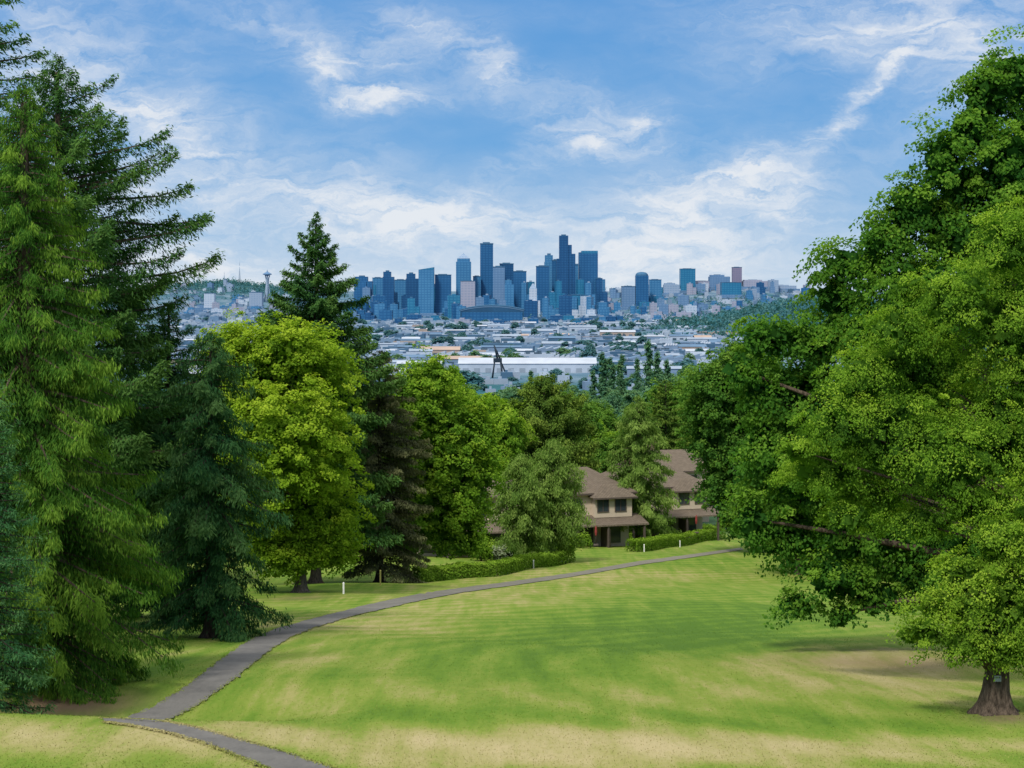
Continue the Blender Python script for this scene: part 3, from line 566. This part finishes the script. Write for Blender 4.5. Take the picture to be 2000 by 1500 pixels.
townhouse('brown roofed townhouse mostly hidden behind the first townhouse',X(1190,238),238,zat(1040,238),.3,9,8,2.4,7.4)
red=plain('red_fabric',(.22,.035,.03),.8,.15,4)
def umbrella(px,py,Y,lab):
    x=X(px,Y); z=zat(py,Y); t=thing('patio_umbrella',lab,'umbrella',(x,Y,z)); mb=MB(); mb.tube([(0,0,0),(0,0,1.8)],[.03,.03],6); mb.build('pole',trim,t)
    mb=MB(); mb.lathe([(.02,1.85),(.1,1.6),(.13,1.2),(.08,.9)],8); mb.build('canopy',red,t); mb=MB(); mb.lathe([(.001,.08),(.25,.06),(.27,-.05)],8); mb.build('base',trim,t)
umbrella(1164,1064,197,'folded red patio umbrella before the first tan townhouse'); umbrella(1360,1040,213,'folded red patio umbrella before the right townhouse')

# ------------------------------------------------------------------ the city, distance haze painted in as bluish surface colours
fdark=facade('hazed_dark_blue_glass',(.012,.08,.2),(.035,.15,.31)); fnavy=facade('hazed_navy_glass',(.009,.06,.16),(.024,.115,.255)); fteal=facade('hazed_teal_glass',(.014,.125,.245),(.045,.225,.36))  # blue glass tones with distance haze painted in
fmid=facade('hazed_blue_glass',(.03,.135,.28),(.08,.24,.41)); fgrey=facade('hazed_grey_stone',(.09,.18,.31),(.17,.275,.42),amt=.4,rough=.7,spec=.2); fpale=facade('pale_stone',(.26,.33,.43),(.165,.26,.375),amt=.6,rough=.8,spec=.2)
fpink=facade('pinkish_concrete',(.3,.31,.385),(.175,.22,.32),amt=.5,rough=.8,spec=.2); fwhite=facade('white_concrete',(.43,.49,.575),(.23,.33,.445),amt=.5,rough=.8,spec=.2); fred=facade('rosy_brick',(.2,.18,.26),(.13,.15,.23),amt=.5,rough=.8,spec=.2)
rgrey=plain('grey_roofing',(.18,.26,.36),.9,.2,.05); rdark=plain('dark_roofing',(.045,.13,.23),.9,.2,.05)  # roofing greys shifted to blue as painted haze
def tower(label,x0,x1,pyt,Y,mat,style='flat',depth=None,hz=None,roof=rdark):
    w=(x1-x0)/F*Y; d=depth or w; cx=X((x0+x1)/2,Y); zb=float(gz(cx,Y))-2; H=(HZ-pyt)/F*Y-zb
    t=thing('office_tower',label,'tower',(cx,Y,zb)); a=w/2; b=d/2
    def bx(name,m,*bs):
        mb=MB()
        for q in bs: mb.box(*q)
        return mb.build(name,m,t)
    if style=='flat':
        bx('shaft',mat,(-a,a,-b,b,0,H*.97)); bx('parapet',roof,(-a-1,a+1,-b-1,b+1,H*.97,H*.985)); bx('penthouse',roof,(-a*.6,a*.5,-b*.6,b*.6,H*.985,H))
    elif style=='step':
        bx('shaft',mat,(-a,a,-b,b,0,H*.86)); bx('upper_shaft',mat,(-a*.9,a*.45,-b*.8,b*.8,H*.86,H*.97)); bx('penthouse',roof,(-a*.5,a*.1,-b*.5,b*.5,H*.97,H))
    elif style=='pyramid':
        bx('shaft',mat,(-a,a,-b,b,0,H*.86)); bx('setback',mat,(-a*.85,a*.85,-b*.85,b*.85,H*.86,H*.91)); mb=MB(); mb.box(-a*.85,a*.85,-b*.85,b*.85,H*.911,H*.985,0,None,.15,.15); mb.tube([(0,0,H*.98),(0,0,H)],[1.5,.5],5); mb.build('pyramid_roof',fpale,t)
    elif style=='slant':
        mb=MB(); mb.box(-a,a,-b,b,0,H*.95); mb.build('shaft',mat,t); mb=MB(); z=H*.951
        mb.face([(-a,-b,z),(a,-b,z),(a,-b,H)]); mb.face([(a,b,z),(-a,b,z),(a,b,H)]); mb.face([(a,-b,z),(a,b,z),(a,b,H),(a,-b,H)]); mb.face([(-a,-b,z),(a,-b,H),(a,b,H),(-a,b,z)]); mb.build('slanted_top',fteal,t)
    elif style=='cut':
        bx('shaft',mat,(-a,a,-b,b,0,H*.955)); bx('teal_crown',fteal,(-a*.72,a,-b*.9,b*.9,H*.956,H)); bx('shoulder',mat,(-a,-a*.73,-b*.9,b*.9,H*.956,H*.975))  # crown is teal glass, not a light
    elif style=='dome':
        bx('shaft',mat,(-a,a,-b,b,0,H*.9)); mb=MB(); mb.lathe([(a,H*.901),(a*.95,H*.94),(a*.7,H*.98),(a*.3,H*.997),(.1,H)],14); mb.build('rounded_top',roof,t)
    elif style=='super':
        bx('shaft',mat,(-a,a*.25,-b,b,0,H*.985)); bx('side_tier',mat,(a*.252,a*.75,-b*.9,b*.9,0,H*.87)); bx('lower_tier',mat,(a*.752,a*1.25,-b*.8,b*.8,0,H*.76)); bx('lower_wing',mat,(-a*1.35,-a*1.002,-b*.8,b*.8,0,H*.70)); bx('penthouse',roof,(-a*.7,-a*.05,-b*.5,b*.5,H*.985,H))
    bx('podium',fgrey,(-a*1.25,a*1.25,-b-9,-b-.3,0,14))
    return t
TW=[('dark blue tower at the left end of the main skyline, beside the tall open fir',693,728,538,7600,fdark,'step'),('blue block just right of the leftmost skyline tower',728,748,541,7750,fmid,'flat'),('dark slim tower with rounded shoulders left of centre skyline',748,770,528,7500,fnavy,'step'),('low blue block between two dark towers on the left skyline',771,794,545,7700,fmid,'flat'),('dark twin stepped tower left of the teal edged tower',793,818,532,7550,fnavy,'step'),('teal edged tower with slanted top on the left skyline',818,848,522,7450,fmid,'slant'),('dark broad tower right of the teal edged tower',850,881,535,7500,fdark,'flat'),
('tower with a pale pyramid roof left of the tall flat tower',891,920,494,7600,fmid,'pyramid'),('tall flat topped dark slab left of the skyline centre',938,963,473,7700,fdark,'flat'),('short blue tower tucked left of the tall flat slab',924,939,538,7650,fmid,'flat'),('grey stone tower right of the tall flat slab',963,986,519,7400,fgrey,'flat'),('dark tower behind the grey stone tower',976,1003,513,7800,fnavy,'flat'),('blue square tower right of the grey stone tower',1003,1028,528,7500,fdark,'flat'),('small blue tower in front of the dark tower',986,1004,545,7300,fmid,'step'),
('pale pinkish block standing in front of the pyramid roofed tower',900,928,547,6900,fpink,'flat'),('dark blue tower left of the stepped grey blue tower',1047,1072,518,7500,fdark,'flat'),('stepped grey blue tower left of the tallest tower',1063,1086,495,7700,fmid,'step'),('slim blue tower touching the left side of the tallest tower',1078,1093,506,7600,fdark,'flat'),('tallest tower of the skyline, dark with descending side tiers',1092,1120,458,7500,fnavy,'super'),
('dark slab with bright teal top right of the tallest tower',1130,1167,490,7550,fdark,'cut'),('low dark wing tower right of the teal topped slab',1164,1176,542,7500,fnavy,'flat'),('narrow blue tower between the tallest tower and teal topped slab',1121,1133,515,7750,fmid,'flat'),
('dark rounded tower alone right of the main cluster',1241,1266,531,7800,fdark,'dome'),('light blue slim tower right of the rounded dark tower',1268,1291,545,7900,fmid,'flat'),('blue block left of the rounded dark tower',1214,1240,558,7800,fgrey,'flat'),('teal square tower standing on the right hill',1328,1357,524,8600,fteal,'flat'),('rosy grey tower on the right hill crest',1430,1448,521,8900,fred,'flat'),('wide grey block on the right hill left of the rosy tower',1385,1424,536,8800,fgrey,'step'),('blue glass block low on the right hill',1408,1446,551,8300,fteal,'flat'),('pale hospital like block right of the rosy tower',1450,1500,546,8900,fpink,'step'),('pale stepped block left of the teal square tower',1296,1326,552,8500,fpale,'step'),('pinkish block right of the teal square tower',1358,1384,548,8700,fpink,'flat'),('long pale block on the far right hill edge',1500,1552,556,8900,fpale,'step'),
('blue green block above the stadium right end',1110,1140,575,6900,fteal,'flat'),('slim pale tower far left by the observation tower',488,513,570,8800,fpale,'flat'),('short pale block on the far left flats',400,420,572,8600,fwhite,'flat')]
for q in TW: tower(*q)
Y=7000; cx=X(1041,Y); zb=float(gz(cx,Y)); H=zat(553,Y)-zb; t=thing('pointed_tower','slim white tower with a pointed roof between the two dark clusters','tower',(cx,Y,zb))
mb=MB(); mb.box(-24,24,-20,20,0,H*.5); mb.build('lower_block',fwhite,t); mb=MB(); mb.box(-13,13,-13,13,H*.5,H*.84); mb.build('shaft',fwhite,t); mb=MB(); mb.box(-13,13,-13,13,H*.841,H,0,None,.08,.08); mb.build('pointed_roof',fpale,t)
Y=9300; cx=X(522,Y); zb=float(gz(cx,Y)); H=zat(525,Y)-zb; t=thing('observation_tower','slender observation tower with a saucer top on the far left','tower',(cx,Y,zb)); wt=plain('pale_steel',(.3,.38,.47),.6,.1,.05)
for i in range(3):
    a=i*2.094+.5; mb=MB(); mb.tube([(math.cos(a)*r,math.sin(a)*r,z*H) for r,z in((17,0),(9,.3),(5,.55),(7,.72),(12,.8))],[4,3.4,2.8,2.6,2.2],6); mb.build('leg',wt,t)
mb=MB(); mb.tube([(0,0,0),(0,0,H*.8)],[4,3],8); mb.build('core',wt,t)
mb=MB(); mb.lathe([(3,H*.78),(14,H*.815),(21,H*.83),(21,H*.845),(13,H*.875),(7,H*.895),(3,H*.92),(.1,H*.925)],20); mb.build('saucer',fgrey,t)
mb=MB(); mb.tube([(0,0,H*.92),(0,0,H)],[1.8,.5],6); mb.build('spire',wt,t)
for px,pyt,lab in((468,508,'taller thin radio mast on the wooded far left hill'),(438,530,'shorter thin radio mast on the wooded far left hill')):
    Y=10400; cx=X(px,Y); zb=float(gz(cx,Y)); H=zat(pyt,Y)-zb; t=thing('radio_mast',lab,'mast',(cx,Y,zb)); mb=MB()
    for sx,sy in((-1,-1),(1,-1),(0,1)): mb.tube([(sx*5,sy*4,0),(0,0,H*.8)],[1.0,.7],4)
    for i in range(6):
        z=H*.12*(i+.5); r=5*(1-z/(H*.8)); mb.tube([(-r,-r*.8,z),(r,-r*.8,z)],[.5,.5],4)
    mb.build('lattice',wt,t); mb=MB(); mb.tube([(0,0,H*.78),(0,0,H)],[.9,.4],5); mb.build('antenna',wt,t)
# stadium
Y=6300; cx=X(962,Y); zb=float(gz(cx,Y)); s=Y/F; t=thing('stadium','dark stadium with twin low arched roofs below the central towers','stadium',(cx,Y,zb)); rw=60*s; Hs=zat(596,Y)-zb
stm=plain('dark_blue_steel',(.014,.07,.145),.6,.25,.02); stl=plain('blue_steel_truss',(.025,.1,.19),.6,.2,.02)
mb=MB(); mb.lathe([(.7,6),(.98,Hs*.5),(1.0,Hs*.5),(1.0,0)],36,0,(0,0),rw*.9,110); mb.build('seating_bowl',stm,t)
for sgn in(-1,1):
    mb=MB(); n=14; yy=sgn*80
    for i in range(n):
        a0,a1=i/n,(i+1)/n; f=lambda a:(rw*(2*a-1)*1.02,Hs*(.74+.24*math.sin(math.pi*a)**.8))
        (xa,za),(xb,zb_)=f(a0),f(a1); mb.face([(xa,yy-42,za-4),(xb,yy-42,zb_-4),(xb,yy+42,zb_),(xa,yy+42,za)])
        mb.face([(xa,yy-42,za-22),(xb,yy-42,zb_-22),(xb,yy-42,zb_-4),(xa,yy-42,za-4)])
    mb.build('roof',stm,t); mb=MB()
    mb.tube([(rw*(2*a-1)*1.05,yy-44,Hs*(.72+.28*math.sin(math.pi*a)**.8)) for a in np.linspace(0,1,17)],[1.6]*17,6); mb.build('arch_truss',stl,t)
mb=MB(); mb.box(-rw*.97,rw*.97,-126,-123,4,Hs*.6); mb.build('front_wall',fdark,t)
# port crane
c=hit(972,738,1500,4000); cx,Y,zb=c; t=thing('port_crane','dark lattice crane standing before the long white shed','crane',(cx,Y,zb)); cm=plain('dark_crane_steel',(.012,.025,.04),.6,.2,.1)
for sx in(-6,6):
    for sy in(-5,5): mb=MB(); mb.tube([(sx,sy,0),(sx*.6,sy*.6,18)],[1.2,1.0],5); mb.build('leg',cm,t)
mb=MB(); mb.box(-5,5,-4,4,18,23); mb.build('cab',cm,t); mb=MB()
mb.tube([(0,-1,22),(-4,-1,38)],[1.3,.8],5); mb.tube([(3,-1,22),(-4,-1,38)],[1.0,.7],5); mb.build('mast',cm,t)
mb=MB(); mb.tube([(2,0,22),(9,0,6),(11,0,3)],[1.2,1.0,.6],5); mb.tube([(-4,-1,38),(10,0,4)],[.4,.4],4); mb.build('boom',cm,t)

# mid-rise blocks
random.seed(11)
def midrise(px,Y,w,d,h,mat,kind):
    cx=X(px,Y); zb=float(gz(cx,Y))-3; mb=MB(); a,b=w/2,d/2
    if kind==0: mb.box(-a,a,-b,b,0,h,0,1); mb.box(-a*.4,a*.2,-b*.4,b*.5,h,h+4,0,1)
    elif kind==1: mb.box(-a,a*.2,-b,b,0,h,0,1); mb.box(a*.202,a,-b*.9,b,0,h*.65,0,1); mb.box(-a*.6,-a*.2,-b*.3,b*.3,h,h+5,1,1)
    else:
        mb.box(-a,a,-b,b,0,h*.6,0,1); mb.box(-a*.75,a*.75,-b*.75,b*.75,h*.6,h,0,1); mb.box(-a*.2,a*.3,-b*.3,b*.3,h,h+4,1,1)
    o=mb.build('city_block',[mat,random.choice([rgrey,rdark])],None,(cx,Y,zb)); o.rotation_euler=(0,0,random.uniform(-.25,.25)); return o
KN={'d':('dark blue mid rise block among the city blocks at the foot of the skyline','dark blue city blocks',[fdark,fnavy,fteal]),'m':('blue grey mid rise block among the city blocks at the foot of the skyline','blue grey city blocks',[fmid,fgrey]),'p':('pale mid rise block among the city blocks at the foot of the skyline','pale city blocks',[fpale,fpink,fwhite])}
def zone(n,x0,x1,y0,y1,h0,h1,w0,w1,mix):
    for _ in range(n):
        Y=random.uniform(y0,y1); kk=random.choice(mix); lab,gr,ms=KN[kk]; px=random.uniform(x0,x1)
        if hill2(X(px,Y),Y)>.12: continue
        o=midrise(px,Y,random.uniform(w0,w1),random.uniform(25,50),random.uniform(h0,h1),random.choice(ms),random.randrange(3)); tag(o,lab,'building',gr)
zone(54,690,1185,6500,7350,25,85,22,46,'dddmmmp'); zone(44,690,1185,7300,7900,70,135,22,42,'dddmm')
zone(94,1170,1580,6700,9000,12,52,18,44,'ppmmmd'); zone(28,1170,1580,5800,6800,10,28,25,60,'pmd'); zone(38,340,560,7500,10000,12,40,20,50,'ppm'); zone(24,700,1180,5700,6400,10,26,25,60,'pmdd')
# industrial sheds on the flats
rw_=[plain('white_metal_roof',(.43,.47,.53),.6,.15,.05),plain('pale_grey_roof',(.27,.33,.41),.7,.18,.05),plain('hazed_grey_roof',(.105,.185,.285),.8,.2,.05),plain('tan_roof',(.4,.3,.24),.8,.15,.05)]
ww_=[plain('white_shed_wall',(.37,.43,.51),.8,.12,.05),plain('grey_shed_wall',(.155,.23,.33),.8,.15,.05),plain('dark_shed_wall',(.05,.115,.19),.8,.15,.05),plain('tan_shed_wall',(.33,.26,.215),.8,.15,.05)]  # shed roofs and walls carry painted haze in their bluish colours
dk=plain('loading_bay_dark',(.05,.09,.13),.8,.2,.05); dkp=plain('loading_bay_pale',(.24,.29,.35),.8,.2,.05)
def shed(x,Y,w,d,h,ri,wi,kind,rz,bay=None):
    zb=float(gz(x,Y))-1; mb=MB(); a,b=w/2,d/2
    mb.box(-a,a,-b,b,0,h,0,1)
    if kind==0:
        r=h+.12*d; mb.face([(-a-1,-b-1,h+.1),(a+1,-b-1,h+.1),(a+1,0,r),(-a-1,0,r)],1); mb.face([(a+1,b+1,h+.1),(-a-1,b+1,h+.1),(-a-1,0,r),(a+1,0,r)],1); mb.face([(-a,-b,h+.05),(-a,0,r-.1),(-a,b,h+.05)],0); mb.face([(a,-b,h+.05),(a,b,h+.05),(a,0,r-.1)],0)
    elif kind==1:
        n=5
        for i in range(n):
            x0=-a+w*i/n; x1=-a+w*(i+1)/n; mb.face([(x0,-b,h+.1),(x1,-b,h+.1),(x1,-b,h+4)],0); mb.face([(x0,-b,h+.1),(x1,-b,h+4),(x1,b,h+4),(x0,b,h+.1)],1); mb.face([(x1,-b,h+.1),(x1,b,h+.1),(x1,b,h+4),(x1,-b,h+4)],0)
    else:
        for i in range(4): xx=random.uniform(-a*.8,a*.7); yy=random.uniform(-b*.7,b*.6); mb.box(xx,xx+6,yy,yy+5,h,h+2.5,2)
    for i in range(max(2,int(w/14))):
        x0=-a+5+i*14
        if x0+7<a: mb.box(x0,x0+7,-b-.4,-b-.05,.3,h*.55,2)
    o=mb.build('warehouse',[ww_[wi],rw_[ri],bay or dk],None,(x,Y,zb)); o.rotation_euler=(0,0,rz); return o
SL=['white roofed warehouse on the flats below the city','pale grey warehouse on the flats below the city','blue grey warehouse on the flats below the city','tan roofed warehouse on the flats below the city']
SG=['white warehouses on the flats','pale grey warehouses on the flats','blue grey warehouses on the flats','tan warehouses on the flats']
o=shed(X(1030,2560),2560,170,55,12,0,0,0,.0,dkp); tag(o,'long white shed behind the dark lattice crane','warehouse')
o=shed(X(860,3150),3150,60,40,11,3,3,0,.0); tag(o,'orange tan shed left of the long white shed','warehouse')
o=shed(X(905,4100),4100,85,50,13,0,2,2,.0); tag(o,'white topped dark walled shed in the middle of the flats','warehouse')
for i in range(288):
    Y=2380*(6000/2380)**random.random(); px=random.uniform(690,1480) if random.random()<.82 else random.uniform(340,540)
    ri=random.choices([0,1,2,3],[3,4,4,1])[0]; wi=random.choices([0,1,2,3],[4,4,3,.8])[0]
    x=X(px,Y)
    if gz(x,Y)>-94 or (Y<2700 and 870<px<1190): continue
    o=shed(x,Y,random.uniform(18,75),random.uniform(14,34),random.uniform(5,12),ri,wi,random.choice([0,0,2,2,1]),random.choice([0,.03,-.04,.06])); tag(o,SL[ri],'warehouse',SG[ri])
# the uncountable rest of the low buildings, one mass
mb=MB()
for i in range(1500):
    q=random.random()
    if q<.07: Y=random.uniform(1500,2380); px=random.uniform(860,1420)
    elif q<.6: Y=2700*(6500/2700)**random.random(); px=random.uniform(690,1500) if random.random()<.8 else random.uniform(330,560)
    else: Y=random.uniform(6300,9800); px=random.uniform(1150,1600) if random.random()<.65 else random.uniform(330,560)
    x=X(px,Y)
    if hill2(x,Y)>.12: continue
    z=float(gz(x,Y))-1; w=random.uniform(5,18) if Y>2500 else random.uniform(4,8); d=random.uniform(6,16) if Y>2500 else random.uniform(4,7); h=random.uniform(4,10 if Y<6300 else 18); mi=random.choice([0,1,1,2,2,3,4])
    mb.box(-w,w,-d,d,0,h,mi,random.choice([1,2,3,3]),rz=random.uniform(-.3,.3),o=(x,Y,z)); mb.box(-w*.3,w*.2,-d*.3,d*.4,h,h+2.5,mi,1,rz=0,o=(x,Y,z))
o=mb.build('low_buildings',[ww_[0],rw_[1],ww_[1],rw_[2],ww_[2]]); tag(o,'mass of small low roofs spread between the warehouses and over the far hills','buildings',None,'stuff')
# trees on the flats (single small meshes)
rng=np.random.default_rng(91); fl=[]
for mt in (L_farhaze,L_farhaze,L_farhaze,L_far,L_far):
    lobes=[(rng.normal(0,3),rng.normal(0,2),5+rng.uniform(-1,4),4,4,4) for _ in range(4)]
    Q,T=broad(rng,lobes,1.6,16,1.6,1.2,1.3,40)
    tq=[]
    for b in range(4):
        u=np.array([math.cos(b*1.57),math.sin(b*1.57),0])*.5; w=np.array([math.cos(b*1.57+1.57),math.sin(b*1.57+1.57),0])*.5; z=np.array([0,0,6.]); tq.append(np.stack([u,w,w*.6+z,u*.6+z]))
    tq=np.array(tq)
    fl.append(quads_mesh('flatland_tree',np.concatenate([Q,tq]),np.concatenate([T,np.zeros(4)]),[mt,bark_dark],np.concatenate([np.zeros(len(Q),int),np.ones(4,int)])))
for i in range(295):
    if i<85: Y=random.uniform(1350,2330); px=random.uniform(850,1430)
    else: Y=2400*(6400/2400)**random.random(); px=random.uniform(690,1480) if random.random()<.85 else random.uniform(340,540)
    s=random.uniform(.7,1.5)
    if 2330<Y<2560 and 880<px<1150: Y+=450
    if Y>2050 and Y<2400 and 930<px<1010: s*=.5
    x=X(px,Y); o=link('flatland_tree',random.choice(fl[3:] if Y<2000 else fl[1:5] if Y<3000 else fl[:3])); o.location=(x,Y,float(gz(x,Y))-1); o.scale=(s*random.uniform(.9,2.0),s,s); o.rotation_euler=(0,0,random.random()*6)
    if i<85: tag(o,'small hazy tree on the near edge of the flats, below the warehouses','tree','hazy trees below the warehouses')
    else: tag(o,'small hazy blue green tree among the warehouses on the flats','tree','hazy trees among the warehouses')
def woods(name,lab,cx,cy,sx,sy,n,mat,size):
    r=np.random.default_rng(int(abs(cx))); x=cx+r.normal(0,sx,n); y=cy+r.normal(0,sy,n); z=gz(x,y)
    k=14; s=r.uniform(.6,1.3,n)*size
    C=(np.stack([x,y,z+s*.7],-1)[:,None,:]+r.normal(size=(n,k,3))*.5*s[:,None,None]).reshape(-1,3)
    N=nrm(r.normal(size=C.shape)+np.array([0,0,.8])); A=np.cross(N,r.normal(size=C.shape))
    me=quads_mesh(name,leafq(C,A,N,np.repeat(s,k)*.55,np.repeat(s,k)*.5),np.clip(np.repeat(r.normal(.5,.2,n),k)+r.normal(0,.12,n*k),0,1),mat); o=link(name,me); tag(o,lab,'woods',None,'stuff')
woods('wooded_hill','hazy blue woods covering the far left hill',X(450,10300),10300,300,500,1100,L_farhaze,13)
woods('wooded_slope','hazy green woods on the slope right of the flats',X(1580,4700),4700,150,500,2000,L_farhaze,11)
woods('street_trees','hazy tree cover between the blocks on the right hill',X(1380,7600),7600,350,700,500,L_farhaze,10)

# ------------------------------------------------------------------ sun, sky, camera
EL=math.radians(50); AZ=math.radians(205)
sd=Vector((math.sin(AZ)*math.cos(EL),math.cos(AZ)*math.cos(EL),math.sin(EL)))
sl=bpy.data.lights.new('sun','SUN'); sl.energy=3.4; sl.angle=math.radians(8.0); sl.color=(1,.955,.88)
so_=bpy.data.objects.new('sun',sl); col.objects.link(so_); so_.rotation_euler=(-sd).to_track_quat('-Z','Y').to_euler(); so_.location=(-30,-30,60)
w=bpy.data.worlds.new('World'); bpy.context.scene.world=w; w.use_nodes=True; nt=w.node_tree
for n in list(nt.nodes): nt.nodes.remove(n)
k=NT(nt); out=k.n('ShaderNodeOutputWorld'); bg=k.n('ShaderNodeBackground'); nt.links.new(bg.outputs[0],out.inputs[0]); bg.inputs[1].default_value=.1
sky=k.n('ShaderNodeTexSky',sky_type='NISHITA'); sky.sun_disc=False; sky.sun_elevation=EL; sky.sun_rotation=AZ; sky.air_density=1.0; sky.dust_density=.8; sky.ozone_density=1.5
tc=k.n('ShaderNodeTexCoord').outputs['Generated']; S=k.n('ShaderNodeSeparateXYZ'); nt.links.new(tc,S.inputs[0])
u=k.m('MULTIPLY',k.m('ARCTAN2',S.outputs[0],S.outputs[1]),40.); v=k.m('MULTIPLY',k.m('ARCSINE',S.outputs[2]),40.)
cb=k.n('ShaderNodeCombineXYZ'); nt.links.new(u,cb.inputs[0]); nt.links.new(v,cb.inputs[1]); uv=cb.outputs[0]
def vm(op,a,b):
    x=k.n('ShaderNodeVectorMath',operation=op); k.set(x.inputs[0],a); k.set(x.inputs[1],b); return x.outputs[0]
wn=k.noise(k.mapv(uv,(.6,.9,1)),1.0,5,.65).outputs['Color']
warp=vm('ADD',uv,vm('MULTIPLY',vm('SUBTRACT',wn,(.5,.5,.5)),(1.7,1.2,0)))
BL=[(640,140,60,42,-30,.5),(740,188,120,26,3,.75),(590,85,200,70,-25,.4),(750,115,120,65,0,.35),(935,110,90,65,-40,.4),(985,150,45,40,-40,.4),(800,45,110,40,-20,.35),
(1165,235,170,65,-12,.5),(1155,280,95,34,0,.5),(1262,240,50,35,0,.5),(1400,375,240,85,8,.75),(1470,345,90,40,5,.45),(1300,430,210,60,0,.4),(1555,400,70,55,20,.4),
(1690,185,140,18,50,.45),(1615,262,70,20,40,.38),(1750,120,110,16,35,.28),(1700,60,330,100,0,.5),(810,430,250,62,2,1.0),(640,400,190,60,0,.35),(920,445,140,45,0,.45),
(330,240,200,75,-32,.48),(300,390,270,180,0,.42),(430,520,320,75,0,.45),(600,350,230,60,8,.3),(1000,335,160,50,25,.28),(1230,510,200,60,0,.5),(1420,500,340,65,0,.45),(120,150,250,190,0,.48),(1900,130,220,200,0,.34),(900,540,700,45,0,.35)]
acc=None
for px,py,rx,ry,an,amp in BL:
    mp=k.mapv(warp,(rx*1.75/100,ry*1.75/100,1),(0,0,math.radians(an)),((px-1000)/100,(HZ-py)/100,0),'TEXTURE')
    gr=k.n('ShaderNodeTexGradient',gradient_type='QUADRATIC_SPHERE'); nt.links.new(mp,gr.inputs[0])
    acc=k.m('MULTIPLY_ADD',gr.outputs['Fac'],amp,acc if acc is not None else 0.)
fib=k.noise(k.mapv(warp,(.75,3.0,1),(0,0,math.radians(-14))),1.0,8,.66,.6).outputs['Fac']
big=k.noise(k.mapv(uv,(.3,.6,1),(0,0,0),(3,7,0)),1.0,3,.55).outputs['Fac']
dens=k.m('MULTIPLY',acc,k.m('MULTIPLY_ADD',fib,3.8,-.95))
dens=k.m('ADD',dens,k.m('MULTIPLY',k.m('MULTIPLY_ADD',big,2.2,-.72,clamp=True),k.m('MULTIPLY',fib,.55)))
mr=k.n('ShaderNodeMapRange',interpolation_type='SMOOTHSTEP'); nt.links.new(dens,mr.inputs[0]); mr.inputs[1].default_value=-.16; mr.inputs[2].default_value=1.15
cf=k.m('MULTIPLY',mr.outputs[0],.92)
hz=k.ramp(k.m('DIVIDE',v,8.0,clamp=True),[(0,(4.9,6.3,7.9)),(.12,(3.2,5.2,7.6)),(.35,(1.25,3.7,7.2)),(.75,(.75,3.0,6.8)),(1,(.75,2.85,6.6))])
fill_dome=k.mix(.65,sky.outputs[0],(15.0,15.2,15.3))  # upper dome out of view whitened, added as soft fill light
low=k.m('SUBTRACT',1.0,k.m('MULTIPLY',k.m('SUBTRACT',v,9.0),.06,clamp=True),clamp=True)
base=k.mix(low,fill_dome,hz)
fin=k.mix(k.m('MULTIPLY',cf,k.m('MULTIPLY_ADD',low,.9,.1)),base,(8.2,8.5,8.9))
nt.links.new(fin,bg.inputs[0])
cam=bpy.data.cameras.new('camera'); cam.sensor_width=36; cam.lens=72; cam.shift_y=-(750-HZ)/2000; cam.clip_start=.5; cam.clip_end=90000
co=bpy.data.objects.new('camera',cam); col.objects.link(co); co.location=(0,0,0); co.rotation_euler=(math.pi/2,0,0); bpy.context.scene.camera=co
vs=bpy.context.scene.view_settings; vs.view_transform='Standard'; vs.look='None'; vs.exposure=0
